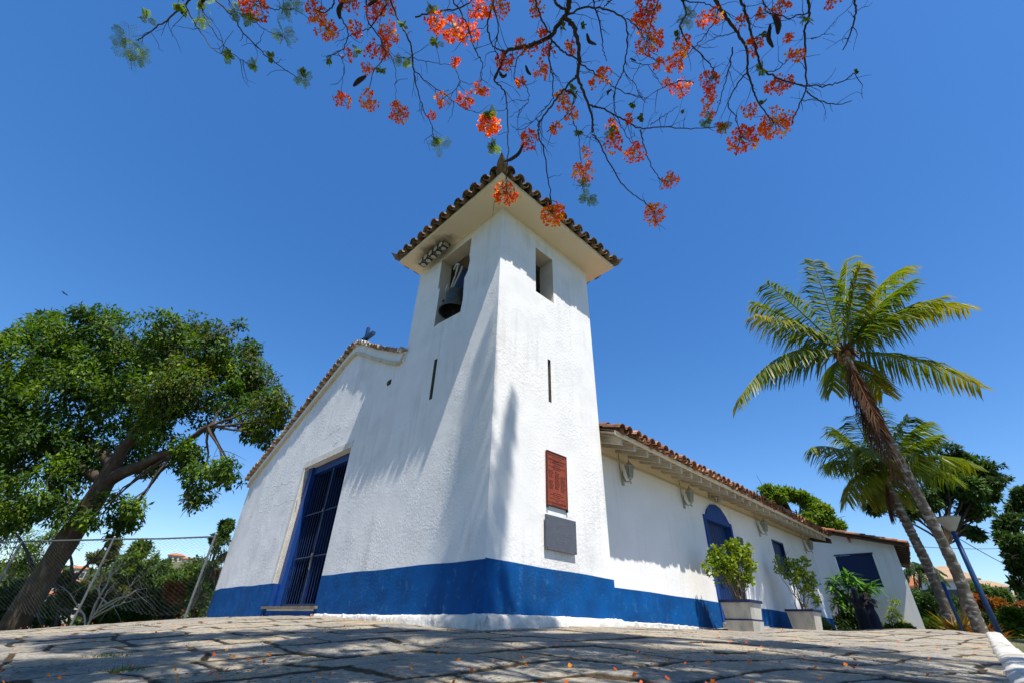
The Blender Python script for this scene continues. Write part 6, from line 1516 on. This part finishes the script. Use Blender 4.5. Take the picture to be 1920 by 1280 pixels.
# seed pods
POD = mat('dark seed pod', (0.028,0.020,0.016), (0.045,0.032,0.022), scale=12, rough=0.6)
def pod(pts, zf, w):
    P = np.array([canopy_pt(*zf(*p), j=-0.05) for p in pts]); s = np.linspace(0,1,len(P)); s2 = np.linspace(0,1,14); Q = np.stack([np.interp(s2,s,P[:,k]) for k in range(3)],1)
    for _ in range(2): Q[1:-1] = (Q[:-2]+2*Q[1:-1]+Q[2:])/4
    q = MB(); q.tube(Q-fl_base, w*np.sin(np.pi*np.clip(s2*0.9+0.06,0,1))**0.6+0.002, 8); q.build('seed_pod', POD, fl, smooth=True)
for pts, zf, w in (([(520,165),(530,205),(565,218)],zR,.013),([(95,350),(108,375),(128,370)],zR,.012),([(1430,75),(1452,120),(1450,168)],zR,.022),([(1412,120),(1402,190),(1426,232)],zR,.016),([(222,320),(232,350),(248,366)],zR,.011),([(640,435),(622,450),(622,465)],zR,.008),
                   ([(212,700),(190,750),(150,778),(115,788)],zR,.014),([(415,440),(450,455),(470,478)],zR,.007),([(1115,12),(1098,50),(1104,92)],zL,.020),([(1228,362),(1195,382),(1168,410)],zL,.022),([(730,285),(760,298)],zR,.006),([(1860,355),(1885,365),(1895,350)],zL,.009)): pod(pts, zf, w)
# unseen leafy canopy above and behind the viewpoint, shaped to shade the paving
cc = [(-4.5,0.2,5.1),(-3.0,0.9,5.2),(-3.6,-1.2,5.6),(-1.4,0.1,5.5),(-1.6,-1.8,6.2),(0.2,0.9,5.2),(0.4,-0.9,5.9),(1.6,0.2,5.5),(2.0,-2.0,6.4),(3.2,0.8,5.2),(3.6,-0.8,5.8),(5.0,0.2,5.3),(5.4,-1.8,6.0),(4.2,-3.6,6.6),(6.6,-0.2,5.2),(7.4,-2.2,5.6),(2.2,-4.2,6.6),(-0.2,-3.6,6.6),(6.2,-4.6,6.0),(-5.8,-1.0,5.2)]
cc = cc+[(-2.2,0.6,4.9),(-0.8,1.0,5.6),(1.0,1.0,5.6),(2.5,0.9,5.4),(4.3,0.9,5.4),(-5.0,0.9,5.2),(-6.5,0.4,5.4),(6.0,0.9,5.4),(0.6,-2.4,6.2),(-2.6,-2.6,6.0),(7.6,0.6,5.4),(5.6,-3.2,6.2)]
cc = [c_ for c_ in cc if c_[1] < 1.05 and c_[0] < 7]; cc = np.array(cc); rr = 0.62+0.3*rng.random(len(cc))
hi = [(x_,y_,z_) for x_ in (-7.2,-5.2,-3.4,-1.5,0.4,2.2,4.2,6.0) for (y_,z_) in ((2.2,8.8),(1.5,9.4),(0.6,9.3),(-0.6,9.8))]  # upper layer added out of view to dapple the ground further ahead
hi = np.array(hi)+rng.normal(size=(len(hi),3))*np.array([0.5,0.35,0.35]); hi[:,2] += 0.7; hi[:,1] = np.minimum(hi[:,1],2.2)
cc = np.concatenate([cc, hi]); rr = np.concatenate([rr, 0.55+0.35*rng.random(len(hi))])
q = MB(); branches_to(q, T1, cc-fl_base, rr, 0.05, None, 0.05, 5); q.build('limbs', M['bark'], fl, smooth=True)
crown('shade_crown', cc-fl_base, rr, 62000, 0.13, 0.065, LEAF['feather leaf'], fl, hang=0.2, clump=2.0, thr=-0.02, flat=0.6)

# ================================================================ LITTER, GRASS, BIRD
n = 300; az = np.radians(rng.uniform(-48,48,n)); R = 2.0*np.exp(rng.random(n)*math.log(14/2.0)); x, y = R*np.sin(az), R*np.cos(az)
okm = kerb_side(x,y) < -0.1
bxx = (x-C0[0])*BX[0]+(y-C0[1])*BX[1]; byy = (x-C0[0])*BY[0]+(y-C0[1])*BY[1]; okm &= ~((bxx < 0.3) & (byy > -0.3)); x, y = x[okm], y[okm]; n = len(x)
P = np.stack([x,y,ground_h(x,y)+0.040],-1); a = rng.random(n)*6.28; D = np.stack([np.cos(a),np.sin(a),0.05+0.15*rng.random(n)],1); N = np.tile([0,0,1.0],(n,1))+rng.normal(size=(n,3))*0.25
ln = 0.016+0.016*rng.random(n); S = unit(np.cross(unit(D),N)); D = unit(D); N2 = np.cross(S,D); L = ln[:,None]
V = np.stack([P, P+D*L*0.4-S*L*0.3, P+D*L*0.9-S*L*0.34+N2*L*0.4, P+D*L+N2*L*0.35, P+D*L*0.9+S*L*0.34+N2*L*0.4, P+D*L*0.4+S*L*0.3],1).reshape(-1,3)
tag(fast_mesh('fallen_petals', V, np.arange(6*n).reshape(n,6), PETAL, rnd=np.clip(0.3+0.5*rng.random(n),0,1)), kind='stuff')
# dry leaf bits gathered in the joints
n = 2600; az = np.radians(rng.uniform(-50,50,n*3)); R = 1.9*np.exp(rng.random(n*3)*math.log(9/1.9)); x, y = R*np.sin(az), R*np.cos(az)
mk = (fbm(np.stack([x*1.3,y*1.3,0*x+31],-1),2) > 0.12) & (kerb_side(x,y) < -0.05); bxx = (x-C0[0])*BX[0]+(y-C0[1])*BX[1]; byy = (x-C0[0])*BY[0]+(y-C0[1])*BY[1]; mk &= ~((bxx < 0.2) & (byy > -0.2)); x, y = x[mk][:n], y[mk][:n]; n = len(x)
P = np.stack([x,y,ground_h(x,y)+0.030],-1); a = rng.random(n)*6.28; D = np.stack([np.cos(a),np.sin(a),0.15*rng.random(n)],1)
tag(leaves_mesh('leaf_litter', P, D, np.tile([0,0,1.0],(n,1))+rng.normal(size=(n,3))*0.3, 0.016+0.014*rng.random(n), 0.006, mat('dry leaf litter', (0.16,0.095,0.04), (0.10,0.06,0.03), scale=9, rough=0.9)), kind='stuff')
# grass tufts in the joints and on the lawn by the kerb
Ps, Ds = [], []
for (u_,v_,k,sp) in ((205,1232,150,0.05),(232,1258,110,0.04),(262,1172,60,0.06),(838,1182,14,0.01),(880,1180,8,0.01)):
    r_ = ray(u_,v_); 
    # walk the ray to the ground
    tt_ = np.linspace(1,20,4000); pp_ = r_[None]/r_[1]*tt_[:,None]; gg = ground_h(pp_[:,0],pp_[:,1])+0.01; hit = np.argmax(pp_[:,2] < gg) if (pp_[:,2] < gg).any() else None
    if hit is None or hit == 0: continue
    c = pp_[hit]
    for _ in range(k): Ps.append([c[0]+random.gauss(0,sp*1.6),c[1]+random.gauss(0,sp),0]); Ds.append([random.gauss(0,.5),random.gauss(0,.5),1.0])
for _ in range(5000):
    s_ = random.random(); o_ = random.uniform(0.28,3.2); p = KA+(KB-KA)*s_+nn*0; d_ = (KB-KA)/np.linalg.norm(KB-KA); p = KA+(KB-KA)*s_+np.array([d_[1],-d_[0]])*o_; Ps.append([p[0],p[1],0]); Ds.append([random.gauss(0,.5),random.gauss(0,.5),1.0])
Ps, Ds = np.array(Ps), np.array(Ds); Ps[:,2] = ground_h(Ps[:,0],Ps[:,1])+0.005
tag(leaves_mesh('grass', Ps, Ds, rng.normal(size=(len(Ps),3)), 0.022+0.03*rng.random(len(Ps)), 0.004, LEAF['bush leaf']), kind='stuff')
bd_ = at(121,551,38); o = thing('bird', bd_, 'tiny dark bird high in the sky over the left tree', 'bird')
q = MB(); q.tube([(-0.18,0,0),(-0.05,0,0.01),(0.08,0,0.02),(0.16,0,0.0)],[0.01,0.05,0.04,0.008],8); q.build('body', M['black'], o, smooth=True)
for sg in (-1,1):
    q = MB(); q.add([(0.06,0,0.02),(-0.06,0,0.02),(-0.10,sg*0.25,0.08),(-0.02,sg*0.42,0.03),(0.05,sg*0.22,0.09)],[(0,1,2,3,4)]); q.add([(0.06,0,0.012),(-0.06,0,0.012),(-0.10,sg*0.25,0.072),(-0.02,sg*0.42,0.022),(0.05,sg*0.22,0.082)],[(4,3,2,1,0)]); q.build('wing', M['black'], o)
